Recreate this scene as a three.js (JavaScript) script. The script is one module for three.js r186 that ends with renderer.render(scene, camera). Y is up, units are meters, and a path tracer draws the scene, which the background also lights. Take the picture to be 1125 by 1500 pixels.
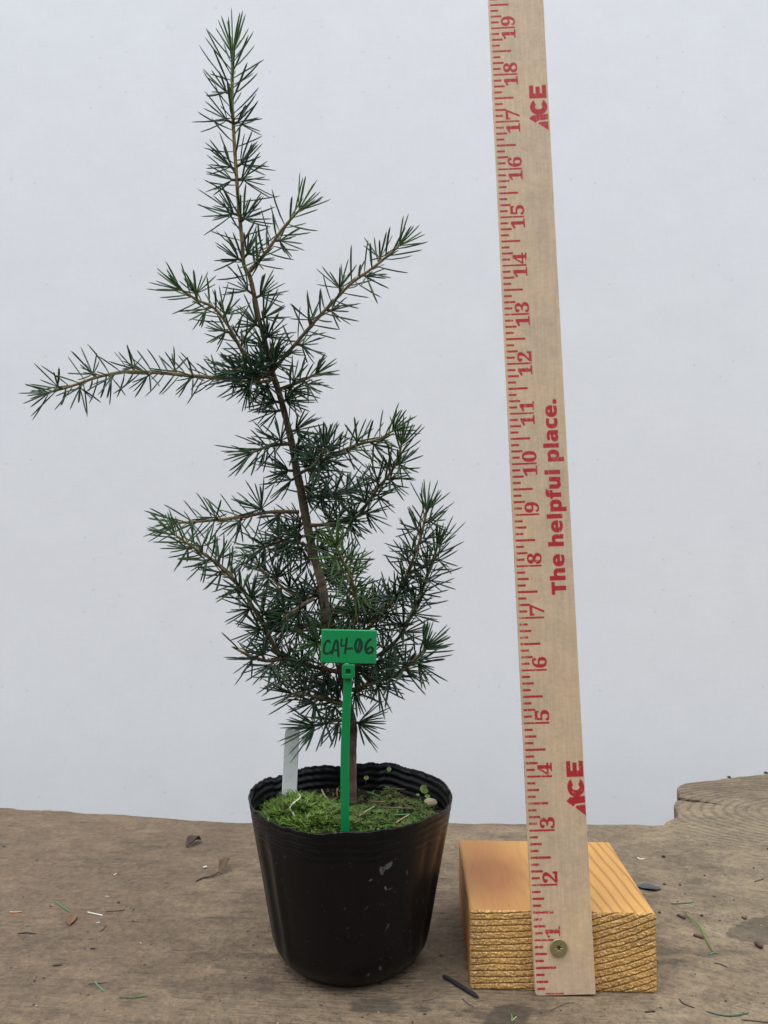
import * as THREE from 'three';
import { mergeGeometries } from 'three/addons/utils/BufferGeometryUtils.js';
import { RoundedBoxGeometry } from 'three/addons/geometries/RoundedBoxGeometry.js';

// ---------------------------------------------------------------- camera, sky, sun, exposure
const I = 0.0254;                       // everything below is laid out in inches and turned into metres once
const F = 1127, PITCH = THREE.MathUtils.degToRad(2), EYE = 8.53;
const scene = new THREE.Scene();
const camera = new THREE.PerspectiveCamera(2 * Math.atan(750 / F) * 180 / Math.PI, 0.75, 0.01, 30);
camera.position.set(0, EYE * I, 0);
camera.rotation.set(PITCH, 0, 0);
const renderer = new THREE.WebGLRenderer();
renderer.toneMapping = THREE.LinearToneMapping;
renderer.toneMappingExposure = 1.22;
renderer.shadowMap.enabled = true;

{ // overcast sky: a little brighter overhead, plain dull ground below the horizon
  const w = 128, h = 64, data = new Float32Array(w * h * 4);
  for (let j = 0; j < h; j++) {
    const el = ((j + 0.5) / h - 0.5) * Math.PI;
    for (let i = 0; i < w; i++) {
      const k = (j * w + i) * 4;
      let r, g, b;
      if (el > 0) { const s = 1.12 * (1 + 1.0 * Math.sin(el)); r = 0.93 * s; g = 0.99 * s; b = 1.08 * s; }
      else { r = 0.22; g = 0.21; b = 0.19; }
      data[k] = r; data[k + 1] = g; data[k + 2] = b; data[k + 3] = 1;
    }
  }
  const sky = new THREE.DataTexture(data, w, h, THREE.RGBAFormat, THREE.FloatType);
  sky.mapping = THREE.EquirectangularReflectionMapping;
  sky.magFilter = sky.minFilter = THREE.LinearFilter;
  sky.needsUpdate = true;
  scene.background = sky; scene.environment = sky;
}
const sun = new THREE.DirectionalLight(new THREE.Color(1, 0.97, 0.92), 0.9);
sun.position.set(-0.35, 1.5, -0.2); sun.target.position.set(0.05, 0, -0.42);
sun.castShadow = true; sun.shadow.radius = 40; sun.shadow.mapSize.set(2048, 2048);
Object.assign(sun.shadow.camera, { left: -1, right: 1, top: 1, bottom: -1, near: 0.1, far: 4 });
scene.add(sun, sun.target);

// ---------------------------------------------------------------- helpers
function rng(seed) { let a = seed >>> 0; return () => { a = (a + 0x6D2B79F5) | 0; let t = Math.imul(a ^ (a >>> 15), 1 | a); t = (t + Math.imul(t ^ (t >>> 7), 61 | t)) ^ t; return ((t ^ (t >>> 14)) >>> 0) / 4294967296; }; }
const V = (x, y, z) => new THREE.Vector3(x, y, z);
const lerp = (a, b, t) => a + (b - a) * t, clamp = (x, a = 0, b = 1) => Math.min(b, Math.max(a, x));
const smooth = (a, b, x) => { const t = clamp((x - a) / (b - a)); return t * t * (3 - 2 * t); };
const HT = new Float32Array(65536); { const r = rng(99); for (let i = 0; i < 65536; i++) HT[i] = r(); }
const hash = (i, j) => HT[((i * 73 + j * 7919) ^ (i << 5) ^ (j * 31)) & 65535];
function vn(x, y) { const i = Math.floor(x), j = Math.floor(y), u = x - i, v = y - j, a = u * u * (3 - 2 * u), b = v * v * (3 - 2 * v); return lerp(lerp(hash(i, j), hash(i + 1, j), a), lerp(hash(i, j + 1), hash(i + 1, j + 1), a), b); }
const fbm = (x, y, o = 4) => { let s = 0, a = 0.5, n = 0; for (let k = 0; k < o; k++) { s += a * vn(x + k * 17.3, y - k * 9.1); n += a; a *= 0.5; x *= 2.03; y *= 2.03; } return s / n; };
// a photograph's line of sight (1125 x 1500) followed to a given distance ahead, in inches
function at(px, py, d) {
  const rx = (px - 562.5) / F, ry = -(py - 750) / F, c = Math.cos(PITCH), s = Math.sin(PITCH);
  const y = ry * c + s, z = ry * s - c, t = d / -z;
  return V(rx * t, EYE + y * t, -d);
}
function onTable(px, py, up = 0) {
  const ry = -(py - 750) / F, c = Math.cos(PITCH), s = Math.sin(PITCH), y = ry * c + s, z = ry * s - c, t = (up - EYE) / y;
  return V((px - 562.5) / F * t, up, z * t);
}
const taken = {};
const numbered = n => { const k = taken[n] = (taken[n] ?? -1) + 1; return k ? `${n}_${String(k).padStart(3, '0')}` : n; };
function thing(name, base, label, category, group) {
  const o = new THREE.Group(); o.name = numbered(name); o.userData = { label, category };
  if (group) o.userData.group = group;
  o.position.copy(base).multiplyScalar(I); o.base = base; scene.add(o); return o;
}
function part(name, geo, mat, parent, kind) { // geo in world inches; parent a thing, or a part of one
  const root = parent.base; geo.translate(-root.x, -root.y, -root.z); geo.scale(I, I, I);
  const m = new THREE.Mesh(geo, mat); m.name = name; m.base = root; m.castShadow = m.receiveShadow = true;
  if (kind) m.userData.kind = kind; parent.add(m); return m;
}
function single(name, geo, mat, label, category, group, kind) {
  geo.computeBoundingBox(); const b = geo.boundingBox, c = V((b.min.x + b.max.x) / 2, b.min.y, (b.min.z + b.max.z) / 2);
  geo.translate(-c.x, -c.y, -c.z); geo.scale(I, I, I);
  const m = new THREE.Mesh(geo, mat); m.name = numbered(name); m.position.copy(c).multiplyScalar(I); m.castShadow = m.receiveShadow = true;
  m.userData = { label, category }; if (group) m.userData.group = group; if (kind) m.userData.kind = kind; scene.add(m); return m;
}
function structure(name, geo, mat) { geo.scale(I, I, I); const m = new THREE.Mesh(geo, mat); m.name = name; m.userData = { kind: 'structure' }; m.castShadow = m.receiveShadow = true; scene.add(m); return m; }
const S = (r, g, b) => new THREE.Color().setRGB(r, g, b);
const mat = (c, rough = 0.8, extra = {}) => new THREE.MeshStandardMaterial({ color: c, roughness: rough, ...extra });
function tex(w, h, fn, srgb = false) { // fn(i, j) -> [r, g, b] 0..1, row 0 at v = 0
  const d = new Uint8Array(w * h * 4);
  for (let j = 0; j < h; j++) for (let i = 0; i < w; i++) { const c = fn(i, j), k = (j * w + i) * 4; d[k] = clamp(c[0]) * 255; d[k + 1] = clamp(c[1]) * 255; d[k + 2] = clamp(c[2]) * 255; d[k + 3] = 255; }
  const t = new THREE.DataTexture(d, w, h, THREE.RGBAFormat); t.magFilter = THREE.LinearFilter; t.minFilter = THREE.LinearMipmapLinearFilter; t.generateMipmaps = true;
  t.wrapS = t.wrapT = THREE.MirroredRepeatWrapping; if (srgb) t.colorSpace = THREE.SRGBColorSpace; t.needsUpdate = true; return t;
}
class Mesher { // collects triangles with normals and colours
  constructor() { this.p = []; this.n = []; this.c = []; this.i = []; }
  vert(p, n, c) { this.p.push(p.x, p.y, p.z); this.n.push(n.x, n.y, n.z); this.c.push(c[0], c[1], c[2]); return this.p.length / 3 - 1; }
  sweep(pts, radii, cols, sides, flat = 1) { // tube through points; flat < 1 squashes it
    const n = pts.length, rows = []; let ref = null;
    for (let k = 0; k < n; k++) {
      const t = pts[Math.min(k + 1, n - 1)].clone().sub(pts[Math.max(k - 1, 0)]).normalize();
      if (!ref) { ref = Math.abs(t.y) > 0.9 ? V(1, 0, 0) : V(0, 1, 0); }
      const a = ref.clone().sub(t.clone().multiplyScalar(ref.dot(t))).normalize(), b = t.clone().cross(a); ref = a;
      const row = [];
      for (let s = 0; s < sides; s++) {
        const q = s / sides * Math.PI * 2, nn = a.clone().multiplyScalar(Math.cos(q) * flat).addScaledVector(b, Math.sin(q));
        row.push(this.vert(pts[k].clone().addScaledVector(nn, radii[k]), nn.clone().normalize(), cols[k]));
      }
      rows.push(row);
    }
    for (let k = 0; k + 1 < n; k++) for (let s = 0; s < sides; s++) { const a = rows[k][s], b = rows[k][(s + 1) % sides], c = rows[k + 1][s], d = rows[k + 1][(s + 1) % sides]; this.i.push(a, b, c, b, d, c); }
    for (let s = 1; s + 1 < sides; s++) { this.i.push(rows[0][0], rows[0][s + 1], rows[0][s], rows[n - 1][0], rows[n - 1][s], rows[n - 1][s + 1]); }
  }
  geo() { const g = new THREE.BufferGeometry(); g.setAttribute('position', new THREE.Float32BufferAttribute(this.p, 3)); g.setAttribute('normal', new THREE.Float32BufferAttribute(this.n, 3)); g.setAttribute('color', new THREE.Float32BufferAttribute(this.c, 3)); g.setIndex(this.i); return g; }
}

// ---------------------------------------------------------------- backdrop
{
  const t = tex(512, 512, (i, j) => { const n = fbm(i / 60, j / 60, 3), w = hash(i, j), l = vn(i * 0.9, j * 0.07) * 0.5 + vn(i * 0.07, j * 0.9) * 0.5; let v = 0.80 + (n - 0.5) * 0.04 + (w - 0.5) * 0.02 + (l - 0.5) * 0.04; if (hash(i >> 2, j >> 2) > 0.9985) v *= 0.9; return [v, v, v * 1.006]; });
  t.wrapS = t.wrapT = THREE.MirroredRepeatWrapping; t.repeat.set(9, 6);
  const g = new THREE.BoxGeometry(110, 66, 0.25); g.translate(0, 7, -33.2);
  structure('backdrop', g, new THREE.MeshStandardMaterial({ map: t, roughness: 0.9 }));
}

// ---------------------------------------------------------------- the dark boarded wall behind the photographer: it shades the low sky
{
  const t = thing('boarded_wall', V(0, -32, 60), 'dark grey boarded wall facing the table from behind the viewer', 'wall'), r = rng(3), m = [0, 1, 2].map(k => mat(S(0.05 + 0.01 * k, 0.048 + 0.01 * k, 0.046 + 0.01 * k), 0.9));
  for (let k = 0; k < 12; k++) { const g = new RoundedBoxGeometry(190, 7.9, 1, 2, 0.15); g.translate(0, -28 + k * 8, 60 + 0.2 * (r() - 0.5)); part('board', g, m[k % 3], t); }
}

// ---------------------------------------------------------------- weathered table
const TX0 = -18, TX1 = 18, TZ0 = 4, TZ1 = 30;          // the part of the table that the texture spans: x, distance ahead
{
  const back = [[-60, 1180], [0, 1182.5], [20, 1183.5], [24, 1185], [60, 1186.5], [100, 1188], [128, 1191.5], [160, 1192], [215, 1196], [260, 1199.5], [310, 1203], [370, 1205], [430, 1204.5], [560, 1206.5], [640, 1204.5], [680, 1206], [720, 1205.5], [800, 1208], [860, 1207], [900, 1207.5], [920, 1207], [955, 1209], [972, 1208], [975, 1204], [985, 1199.5], [992, 1196], [993.5, 1191], [989, 1184], [987, 1179], [989, 1174], [993.5, 1171.6],
    [1030, 1175.4], [1078, 1181.8], [1030, 1172.6], [993.5, 1167.4], [996, 1166.5], [992.5, 1159], [991.5, 1154], [996, 1150], [1004, 1147], [1020, 1145], [1043, 1143], [1066, 1139.5], [1100, 1136], [1125, 1133.5], [1190, 1130]].map(([x, y]) => onTable(x, y));
  const s = new THREE.Shape(); s.moveTo(-44, 9); s.lineTo(-44, -back[0].z + 0.6);
  const rr = rng(5);
  for (let x = -40; x < back[0].x - 1; x += 2) s.lineTo(x, -back[0].z + 0.3 + rr() * 0.25);
  for (let k = 0; k < back.length; k++) {
    const b = back[k]; s.lineTo(b.x, -b.z);
    if (k + 1 < back.length && Math.abs(back[k + 1].x - b.x) > 0.5) { const n = Math.floor(Math.abs(back[k + 1].x - b.x) / 0.22); for (let q = 1; q < n; q++) { const t = q / n; s.lineTo(lerp(b.x, back[k + 1].x, t), -lerp(b.z, back[k + 1].z, t) + (fbm(k * 3.1 + t * n * 0.6, 4.2, 3) - 0.5) * 0.16); } }
  }
  const e = back[back.length - 1];
  for (let x = e.x + 2; x < 42; x += 2) s.lineTo(x, -e.z + rr() * 0.3);
  s.lineTo(44, -e.z); s.lineTo(44, 9); s.closePath();
  const g = new THREE.ExtrudeGeometry(s, { depth: 1.4, bevelEnabled: true, bevelThickness: 0.04, bevelSize: 0.04, bevelOffset: -0.04, bevelSegments: 3, curveSegments: 2 });
  g.rotateX(-Math.PI / 2); g.translate(0, -1.44, 0);     // shape y (distance ahead) becomes -z, top face at 0
  const P = g.attributes.position, uv = g.attributes.uv;
  for (let k = 0; k < P.count; k++) uv.setXY(k, (P.getX(k) - TX0) / (TX1 - TX0), (-P.getZ(k) - TZ0) / (TZ1 - TZ0) + P.getY(k) * 0.03);
  const W = 2048, Hh = 1536;
  const kn = onTable(1215, 1192);                            // the swirl of grain at the far right
  const spots = [[565, 1474, 0.75, 0.22, 0.5, 9], [735, 1487, 0.8, 0.35, 0.55, 4], [1000, 1395, 2.2, 0.16, 0.35, 7], [985, 1408, 0.5, 0.10, 0.4, 2], [1010, 1245, 0.5, 0.5, 0.22, 5], [1020, 1295, 0.45, 0.5, 0.25, 6], [205, 1214, 0.3, 0.12, 0.3, 3], [375, 1398, 0.7, 0.15, 0.3, 8], [262, 1392, 0.3, 0.06, 0.4, 1], [345, 1440, 1.1, 0.5, 0.22, 12], [1015, 1265, 0.8, 0.6, 0.15, 13]].map(([x, y, a, b, k, sd]) => { const p = onTable(x, y); return [p.x, -p.z, a, b, k, sd]; });
  const damp = [onTable(1062, 1372), onTable(1140, 1336), onTable(1140, 1386)];
  const field = (x, z) => {
    const wx = x + 1.2 * (fbm(x * 0.16, z * 0.3, 3) - 0.5), wz = z + 1.6 * (fbm(x * 0.09 + 7, z * 0.22 + 3, 3) - 0.5) + 0.05 * x;
    const right = smooth(6.5, 9.5, x) * smooth(18.5, 22.5, z);
    const dx = (x - kn.x) * 0.8, dz = (z + kn.z) * 1.5, rad = Math.sqrt(dx * dx + dz * dz) + 0.25 * (fbm(x * 1.2, z * 1.2, 2) - 0.5);
    const slant = smooth(4, 9, x) * (1 - right);
    let ring = wz * 3.1 + slant * 1.4 * (x - 4) * 0.8;
    const lines = lerp(0.5 + 0.5 * Math.sin(ring * 6.283 * 0.8), 0.5 + 0.5 * Math.sin(rad * 6.283 * 3.6), right);
    const sl = slant * 0.45 * (x - 4);
    const fib = vn(wx * 2.2, (wz + sl) * 26), fib2 = vn(wx * 5, (wz + sl) * 60 + 9), fine = vn(x * 45, z * 45), med = fbm(x * 1.3, z * 2.4, 4), big = fbm(x * 0.25 + 3, z * 0.3, 3);
    const rough = fbm(x * 9, z * 11, 3);
    return { lines, fib, fib2, fine, med, big, right, rough, wx, wz };
  };
  const bump = new Float32Array(W * Hh);
  const col = tex(W, Hh, (i, j) => {
    const x = lerp(TX0, TX1, (i + 0.5) / W), z = lerp(TZ0, TZ1, (j + 0.5) / Hh), f = field(x, z);
    let v = 0.86 + (f.fib - 0.5) * 0.15 + (f.fib2 - 0.5) * 0.16 + (f.fine - 0.5) * 0.34 + (vn(x * 22 + 3, z * 30) - 0.5) * 0.22 + (f.med - 0.5) * 0.42 + (f.big - 0.5) * 0.25 + (f.rough - 0.5) * 0.55;
    const ln = Math.pow(f.lines, 3); v -= ln * lerp(0.05, 0.26, f.right) * (0.5 + f.rough);
    let grey = clamp(0.35 + 0.05 * x + (f.med - 0.5) * 0.8 + (f.big - 0.5));
    const crackN = vn(f.wx * 0.55 + 40, f.wz * 9); const crack = crackN > 0.93 ? (crackN - 0.93) / 0.07 : 0; v *= 1 - 0.45 * crack;
    const ch = vn(x * 14 + 50, z * 22); if (ch > 0.93) v *= 0.72; if (ch < 0.04) v *= 1.22;
    for (const [sx, sz, a, b, k, sd] of spots) { const q = Math.hypot((x - sx) / a, (z - sz) / b); if (q < 1.7) { const m = q + 2.2 * (fbm(x * 2.6 + sd * 7, z * 4.5, 5) - 0.5); v *= 1 - k * smooth(1.0, 0.45, m); } }
    { const q = (x - damp[0].x) / (damp[1].x - damp[0].x); if (q > -0.1) { const mid = lerp(-damp[0].z, -(damp[1].z + damp[2].z) / 2, q), half = 0.62 * Math.pow(clamp(q * 1.6), 0.7) * smooth(2.3, 1.2, q); const n = (fbm(x * 4, z * 7, 3) - 0.5) * 0.3; if (q < 2.3 && Math.abs(z - mid) < half + n) v *= 0.52; } }
    bump[j * W + i] = 0.5 + (f.fib - 0.5) * 0.35 + (f.fib2 - 0.5) * 0.25 + (f.rough - 0.5) * 0.5 + (f.fine - 0.5) * 0.15 - ln * 0.35 * f.right - crack * 0.5;
    return [v * lerp(0.163, 0.232, grey), v * lerp(0.107, 0.173, grey), v * lerp(0.061, 0.103, grey)].map(c => Math.pow(clamp(c), 1 / 2.2));
  }, true);
  const bm = tex(W, Hh, (i, j) => { const b = bump[j * W + i]; return [b, b, b]; });
  structure('table_top', g, new THREE.MeshStandardMaterial({ map: col, bumpMap: bm, bumpScale: 0.002, roughness: 0.88 }));
}

// ---------------------------------------------------------------- pot
const POT = V(onTable(513.5, 1460).x * 16.15 / 14.65, 0, -16.15);
const rimR = 2.1, baseR = 1.5, potH = 3.26;
function potPoint(a, v, inner) { // a angle (0 towards the camera), v 0 base .. 1 rim
  const r0 = lerp(baseR, rimR, Math.pow(v, 0.92));
  let r = r0;
  const corner = 0.17; if (v < corner) r -= 0.28 * Math.pow(1 - v / corner, 2.2);
  const ridge = smooth(0.80, 0.84, v) * smooth(1.0, 0.975, v); r += ridge * (inner ? 0.0075 : 0.009) * (0.4 + 1.0 * vn(a * 3 + 20, v * 9)) * Math.sin((v - 0.8 + 0.006 * Math.sin(a * 4)) * potH * 6.283 / 0.15);
  const pl = smooth(0.98, 0.7, v) * smooth(0.04, 0.3, v);
  const fold = (c, w, k) => { let q = Math.atan2(Math.sin(a - c), Math.cos(a - c)) / w; return k * Math.exp(-q * q); };
  r += pl * (fold(-0.95, 0.07, -0.045) + fold(-0.78, 0.06, 0.03) + fold(-1.25, 0.06, -0.03) + fold(0.85, 0.05, -0.03) + fold(1.12, 0.06, -0.045) + fold(1.25, 0.05, 0.02) + fold(-0.1, 0.12, -0.012) + fold(2.3, 0.1, -0.03) + fold(3.4, 0.1, -0.03));
  r += 0.03 * (fbm(a * 1.6 + 10, v * 2.0, 2) - 0.5) * smooth(0, 0.3, v) + 0.02 * Math.sin(a * 2 + 0.6) * v;
  let top = potH + 0.035 * Math.sin(a * 3 + 0.4) + 0.02 * Math.sin(a * 7 + 1) + 0.05 * (vn(a * 6 + 60, 1) - 0.5) + 0.03 * (vn(a * 22 + 60, 1) - 0.5) + 0.022 * (vn(a * 60 + 60, 5) - 0.5) - 0.07 * Math.exp(-((a / 0.5) ** 2));
  if (v > 0.985) r += 0.025 * (vn(a * 14 + 30, 2) - 0.3);
  if (inner) r -= 0.035;
  return V(POT.x + Math.sin(a) * r, v * top, POT.z + Math.cos(a) * r);
}
{
  const N = 288, vs = []; for (let k = 0; k <= 12; k++) vs.push(0.19 * (k / 12)); for (let k = 1; k <= 22; k++) vs.push(0.19 + 0.61 * k / 22); for (let k = 1; k <= 40; k++) vs.push(0.8 + 0.2 * k / 40);
  const pos = [], uv = [], idx = []; const rows = [];
  const ring = (fn, vv) => { const row = []; for (let s = 0; s <= N; s++) { const a = (s / N) * Math.PI * 2 - Math.PI, p = fn(s === N ? -Math.PI : a); row.push(pos.length / 3); pos.push(p.x, p.y, p.z); uv.push(s / N, vv); } rows.push(row); };
  ring(a => V(POT.x, 0.012, POT.z), 0); ring(a => { const p = potPoint(a, 0); return V(lerp(POT.x, p.x, 0.97), 0.012, lerp(POT.z, p.z, 0.97)); }, 0);
  for (const v of vs) ring(a => { const p = potPoint(a, v); p.y += 0.012 * (1 - v); return p; }, v);
  ring(a => { const p = potPoint(a, 1), q = potPoint(a, 1, true); return p.lerp(q, 0.5).add(V(0, 0.012, 0)); }, 1);
  for (const v of vs.slice().reverse()) if (v > 0.6) ring(a => potPoint(a, v, true), v);
  for (let k = 0; k + 1 < rows.length; k++) for (let s = 0; s < N; s++) { const a = rows[k][s], b = rows[k][s + 1], c = rows[k + 1][s], d = rows[k + 1][s + 1]; idx.push(a, b, c, b, d, c); }
  const g = new THREE.BufferGeometry(); g.setAttribute('position', new THREE.Float32BufferAttribute(pos, 3)); g.setAttribute('uv', new THREE.Float32BufferAttribute(uv, 2)); g.setIndex(idx); g.computeVertexNormals();
  { const n = g.attributes.normal; for (const row of rows) { for (const k of ['X', 'Y', 'Z']) { const m = (n['get' + k](row[0]) + n['get' + k](row[N])) / 2; n['set' + k](row[0], m); n['set' + k](row[N], m); } } }
  // dust, scuffs and dried splashes; u = 0.5 faces the camera, 13 in round, 3.3 in tall
  const W = 2048, H = 512, r = rng(31), marks = [];
  for (let k = 0; k < 520; k++) marks.push([r() * 13, Math.pow(r(), 0.8) * 3.2, 0.006 + r() * r() * 0.02, 0.006 + r() * r() * 0.035, r() * 3.14, 0.1 + r() * 0.5]);
  const px = (x, y, w, h, rot, k) => { const a = Math.asin(clamp((x - 513) / lerp(106, 148, (1440 - y) / 270), -1, 1)); marks.push([(a / 6.283 + 0.5) * 13, (1455 - y) / 245 * 3.2, w, h, rot, k]); };
  px(564, 1258, 0.13, 0.06, 0.5, 1.0); px(556, 1264, 0.05, 0.1, 0.3, 0.8); px(543, 1275, 0.045, 0.025, 0.2, 1); px(561, 1291, 0.03, 0.05, 0.4, 1.1); px(566, 1294, 0.06, 0.012, 0.1, 0.9); px(588, 1275, 0.03, 0.06, 0.2, 0.4); px(555, 1416, 0.04, 0.07, 0.6, 0.5); px(540, 1424, 0.05, 0.04, 0.2, 0.5); px(585, 1430, 0.03, 0.05, 0.2, 0.5); px(564, 1352, 0.03, 0.07, -0.6, 0.4); px(537, 1318, 0.08, 0.012, 0.8, 0.35); px(484, 1455, 0.08, 0.015, 0.05, 0.6); px(415, 1333, 0.03, 0.06, 0.2, 0.5);
  const dust = new Float32Array(W * H);
  for (const [mx, my, a, b, rot, k] of marks) {
    const cx = mx / 13 * W, cy = my / 3.3 * H, ra = Math.max(a, b) * W / 13 * 2 + 2, c = Math.cos(rot), s = Math.sin(rot);
    for (let j = Math.max(0, Math.floor(cy - ra)); j < Math.min(H, cy + ra); j++) for (let i = Math.floor(cx - ra); i < cx + ra; i++) {
      const dx = (i - cx) * 13 / W, dy = (j - cy) * 3.3 / H, q = Math.hypot((dx * c + dy * s) / a, (dy * c - dx * s) / b) + 0.9 * (fbm(i * 0.3, j * 0.3, 2) - 0.5);
      const o = j * W + ((i + W) % W); if (q < 1) dust[o] = Math.max(dust[o], k * smooth(1, 0.6, q));
    }
  }
  const film = (i, j) => { const x = i / W * 13, y = j / H * 3.3; const n = fbm(x * 2.2, y * 1.6, 4), st = vn(x * 9, y * 1.1), band = vn(x * 1.5, y * 26); return clamp((n - 0.42) * 1.2) * (0.4 + 0.6 * st) + (y > 2.6 ? 0.35 * clamp(band - 0.3) * (0.5 + n) : 0); };
  const col = tex(W, H, (i, j) => { const d = dust[j * W + i], f = film(i, j), sp = hash(i, j) > 0.985 ? 0.5 : 0; const v = 0.0016 + 0.0025 * f + d * 0.12 + sp * 0.010; return [v * 0.92, v * 1.0, v * (1.2 - d * 0.3)].map(c => Math.pow(c, 1 / 2.2)); }, true);
  const ro = tex(W, H, (i, j) => { const d = dust[j * W + i], f = film(i, j); const v = 0.27 + 0.16 * f + 0.4 * d + 0.06 * vn(i * 0.2, j * 0.2); return [v, v, v]; });
  const t = thing('nursery_pot', POT, 'round black plastic nursery pot with ragged ridged rim holding the cedar', 'pot');
  part('pot_wall', g, new THREE.MeshPhysicalMaterial({ map: col, roughnessMap: ro, roughness: 1, specularIntensity: 0.45 }), t);
}

// ---------------------------------------------------------------- soil and moss in the pot
const TRUNK = at(516, 1161, 16.9);
const inPot = (x, z) => Math.hypot(x - POT.x, z - POT.z) / 2.0;
function soilY(x, z) { const dx = x - POT.x, dz = z - POT.z; return 2.84 + 0.12 * (fbm(x * 2 + 9, z * 2, 3) - 0.5) + 0.06 * dz; }
function mossY(x, z) {
  const dx = x - POT.x, dz = z - POT.z, q = inPot(x, z);
  const left = Math.exp(-(((dx + 1.05) / 0.75) ** 2) - (((dz - 0.25) / 0.75) ** 2)), front = Math.exp(-((dx / 1.3) ** 2) - (((dz - 1.2) / 0.6) ** 2)), right = Math.exp(-(((dx - 0.9) / 0.7) ** 2) - (((dz - 0.1) / 0.8) ** 2)), br = Math.exp(-(((dx - 0.85) / 0.3) ** 2) - (((dz + 0.6) / 0.25) ** 2));
  const cover = clamp(left * 1.3 + front * 1.2 + right * 0.9 + br) * smooth(1.0, 0.8, q);
  return { cover, y: soilY(x, z) + 0.36 * left + 0.24 * front + 0.24 * right + 0.18 * br + 0.26 * cover * (fbm(x * 2.6, z * 2.6, 2) - 0.45) + 0.11 * cover * (vn(x * 8, z * 8) - 0.4) };
}
function discGeo(fy, R, n = 64, m = 44) {
  const pos = [], idx = []; for (let k = 0; k <= m; k++) for (let s = 0; s < n; s++) { const r = R * k / m, a = s / n * 6.2832, x = POT.x + Math.cos(a) * r, z = POT.z + Math.sin(a) * r; pos.push(x, fy(x, z), z); }
  for (let k = 0; k < m; k++) for (let s = 0; s < n; s++) { const a = k * n + s, b = k * n + (s + 1) % n, c = a + n, d = b + n; idx.push(a, b, c, b, d, c); }
  const g = new THREE.BufferGeometry(); g.setAttribute('position', new THREE.Float32BufferAttribute(pos, 3)); g.setIndex(idx); g.computeVertexNormals(); return g;
}
{
  const g = discGeo((x, z) => soilY(x, z) + 0.04 * (vn(x * 16, z * 16) - 0.5) - 0.02, 2.0, 120, 60);
  single('potting_soil', g, new THREE.MeshPhysicalMaterial({ color: S(0.014, 0.010, 0.007), roughness: 1, specularIntensity: 0.2 }), 'dark crumbly soil showing between moss around the cedar stem', 'soil', null, 'stuff');
  const m = new Mesher(), r = rng(77);
  // tiny pointed leaves and fronds standing all over the cushions
  for (let k = 0; k < 20000; k++) {
    const q = Math.sqrt(r()) * 1.96, a = r() * 6.2832, x = POT.x + Math.cos(a) * q, z = POT.z + Math.sin(a) * q, s = mossY(x, z);
    if (r() > s.cover * 1.25 + 0.03) continue;
    const feather = Math.exp(-(((x - POT.x + 1.0) / 0.9) ** 2)), L = lerp(0.085, 0.17, feather) * (0.55 + 0.9 * r()), az = r() * 6.2832, up = 0.45 + r() * 0.8;
    const d = V(Math.cos(az), up, Math.sin(az)).normalize(), side = V(-Math.sin(az), 0, Math.cos(az)), w = lerp(0.017, 0.015, feather) * (0.6 + 0.7 * r());
    const p0 = V(x, s.y - 0.05, z), p1 = p0.clone().addScaledVector(d, L * 0.55), p2 = p0.clone().addScaledVector(d, L).add(V(Math.cos(az) * L * 0.25, -L * 0.12, Math.sin(az) * L * 0.25));
    const kind = fbm(x * 2.2 + 31, z * 2.2, 3), t = clamp(0.5 * r() + 0.75 * feather), old = r() < 0.06 + 0.5 * smooth(0.52, 0.68, kind) * (1 - 0.7 * feather), br = 0.45 + 1.0 * r(), c = old ? [0.085 * br, 0.07 * br, 0.02 * br] : [lerp(0.050, 0.115, t) * br, lerp(0.095, 0.205, t) * br, lerp(0.010, 0.014, t) * br];
    const n = side.clone().cross(d).normalize();
    const i0 = m.vert(p0.clone().addScaledVector(side, w * 0.6), n, c), i1 = m.vert(p0.clone().addScaledVector(side, -w * 0.6), n, c), i2 = m.vert(p1.clone().addScaledVector(side, w), n, c), i3 = m.vert(p1.clone().addScaledVector(side, -w), n, c), i4 = m.vert(p2, n, c);
    m.i.push(i0, i2, i1, i1, i2, i3, i2, i4, i3);
  }
  // cushion body below the leaves
  const body = discGeo((x, z) => { const s = mossY(x, z); return s.cover > 0.22 ? s.y - 0.06 : s.y - 0.14 - 0.1 * (0.22 - s.cover); }, 1.97, 140, 70);
  const bc = new Float32Array(body.attributes.position.count * 3); for (let k = 0; k < bc.length / 3; k++) { const x = body.attributes.position.getX(k), z = body.attributes.position.getZ(k), v = 0.5 + fbm(x * 6, z * 6, 3); bc.set([0.035 * v, 0.062 * v, 0.010 * v], k * 3); }
  body.setAttribute('color', new THREE.BufferAttribute(bc, 3));
  single('moss', mergeGeometries([m.geo(), body]), new THREE.MeshStandardMaterial({ vertexColors: true, roughness: 0.75 }), 'bright green feathery moss cushion covering the soil in the pot', 'moss', null, 'stuff');
}

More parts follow.
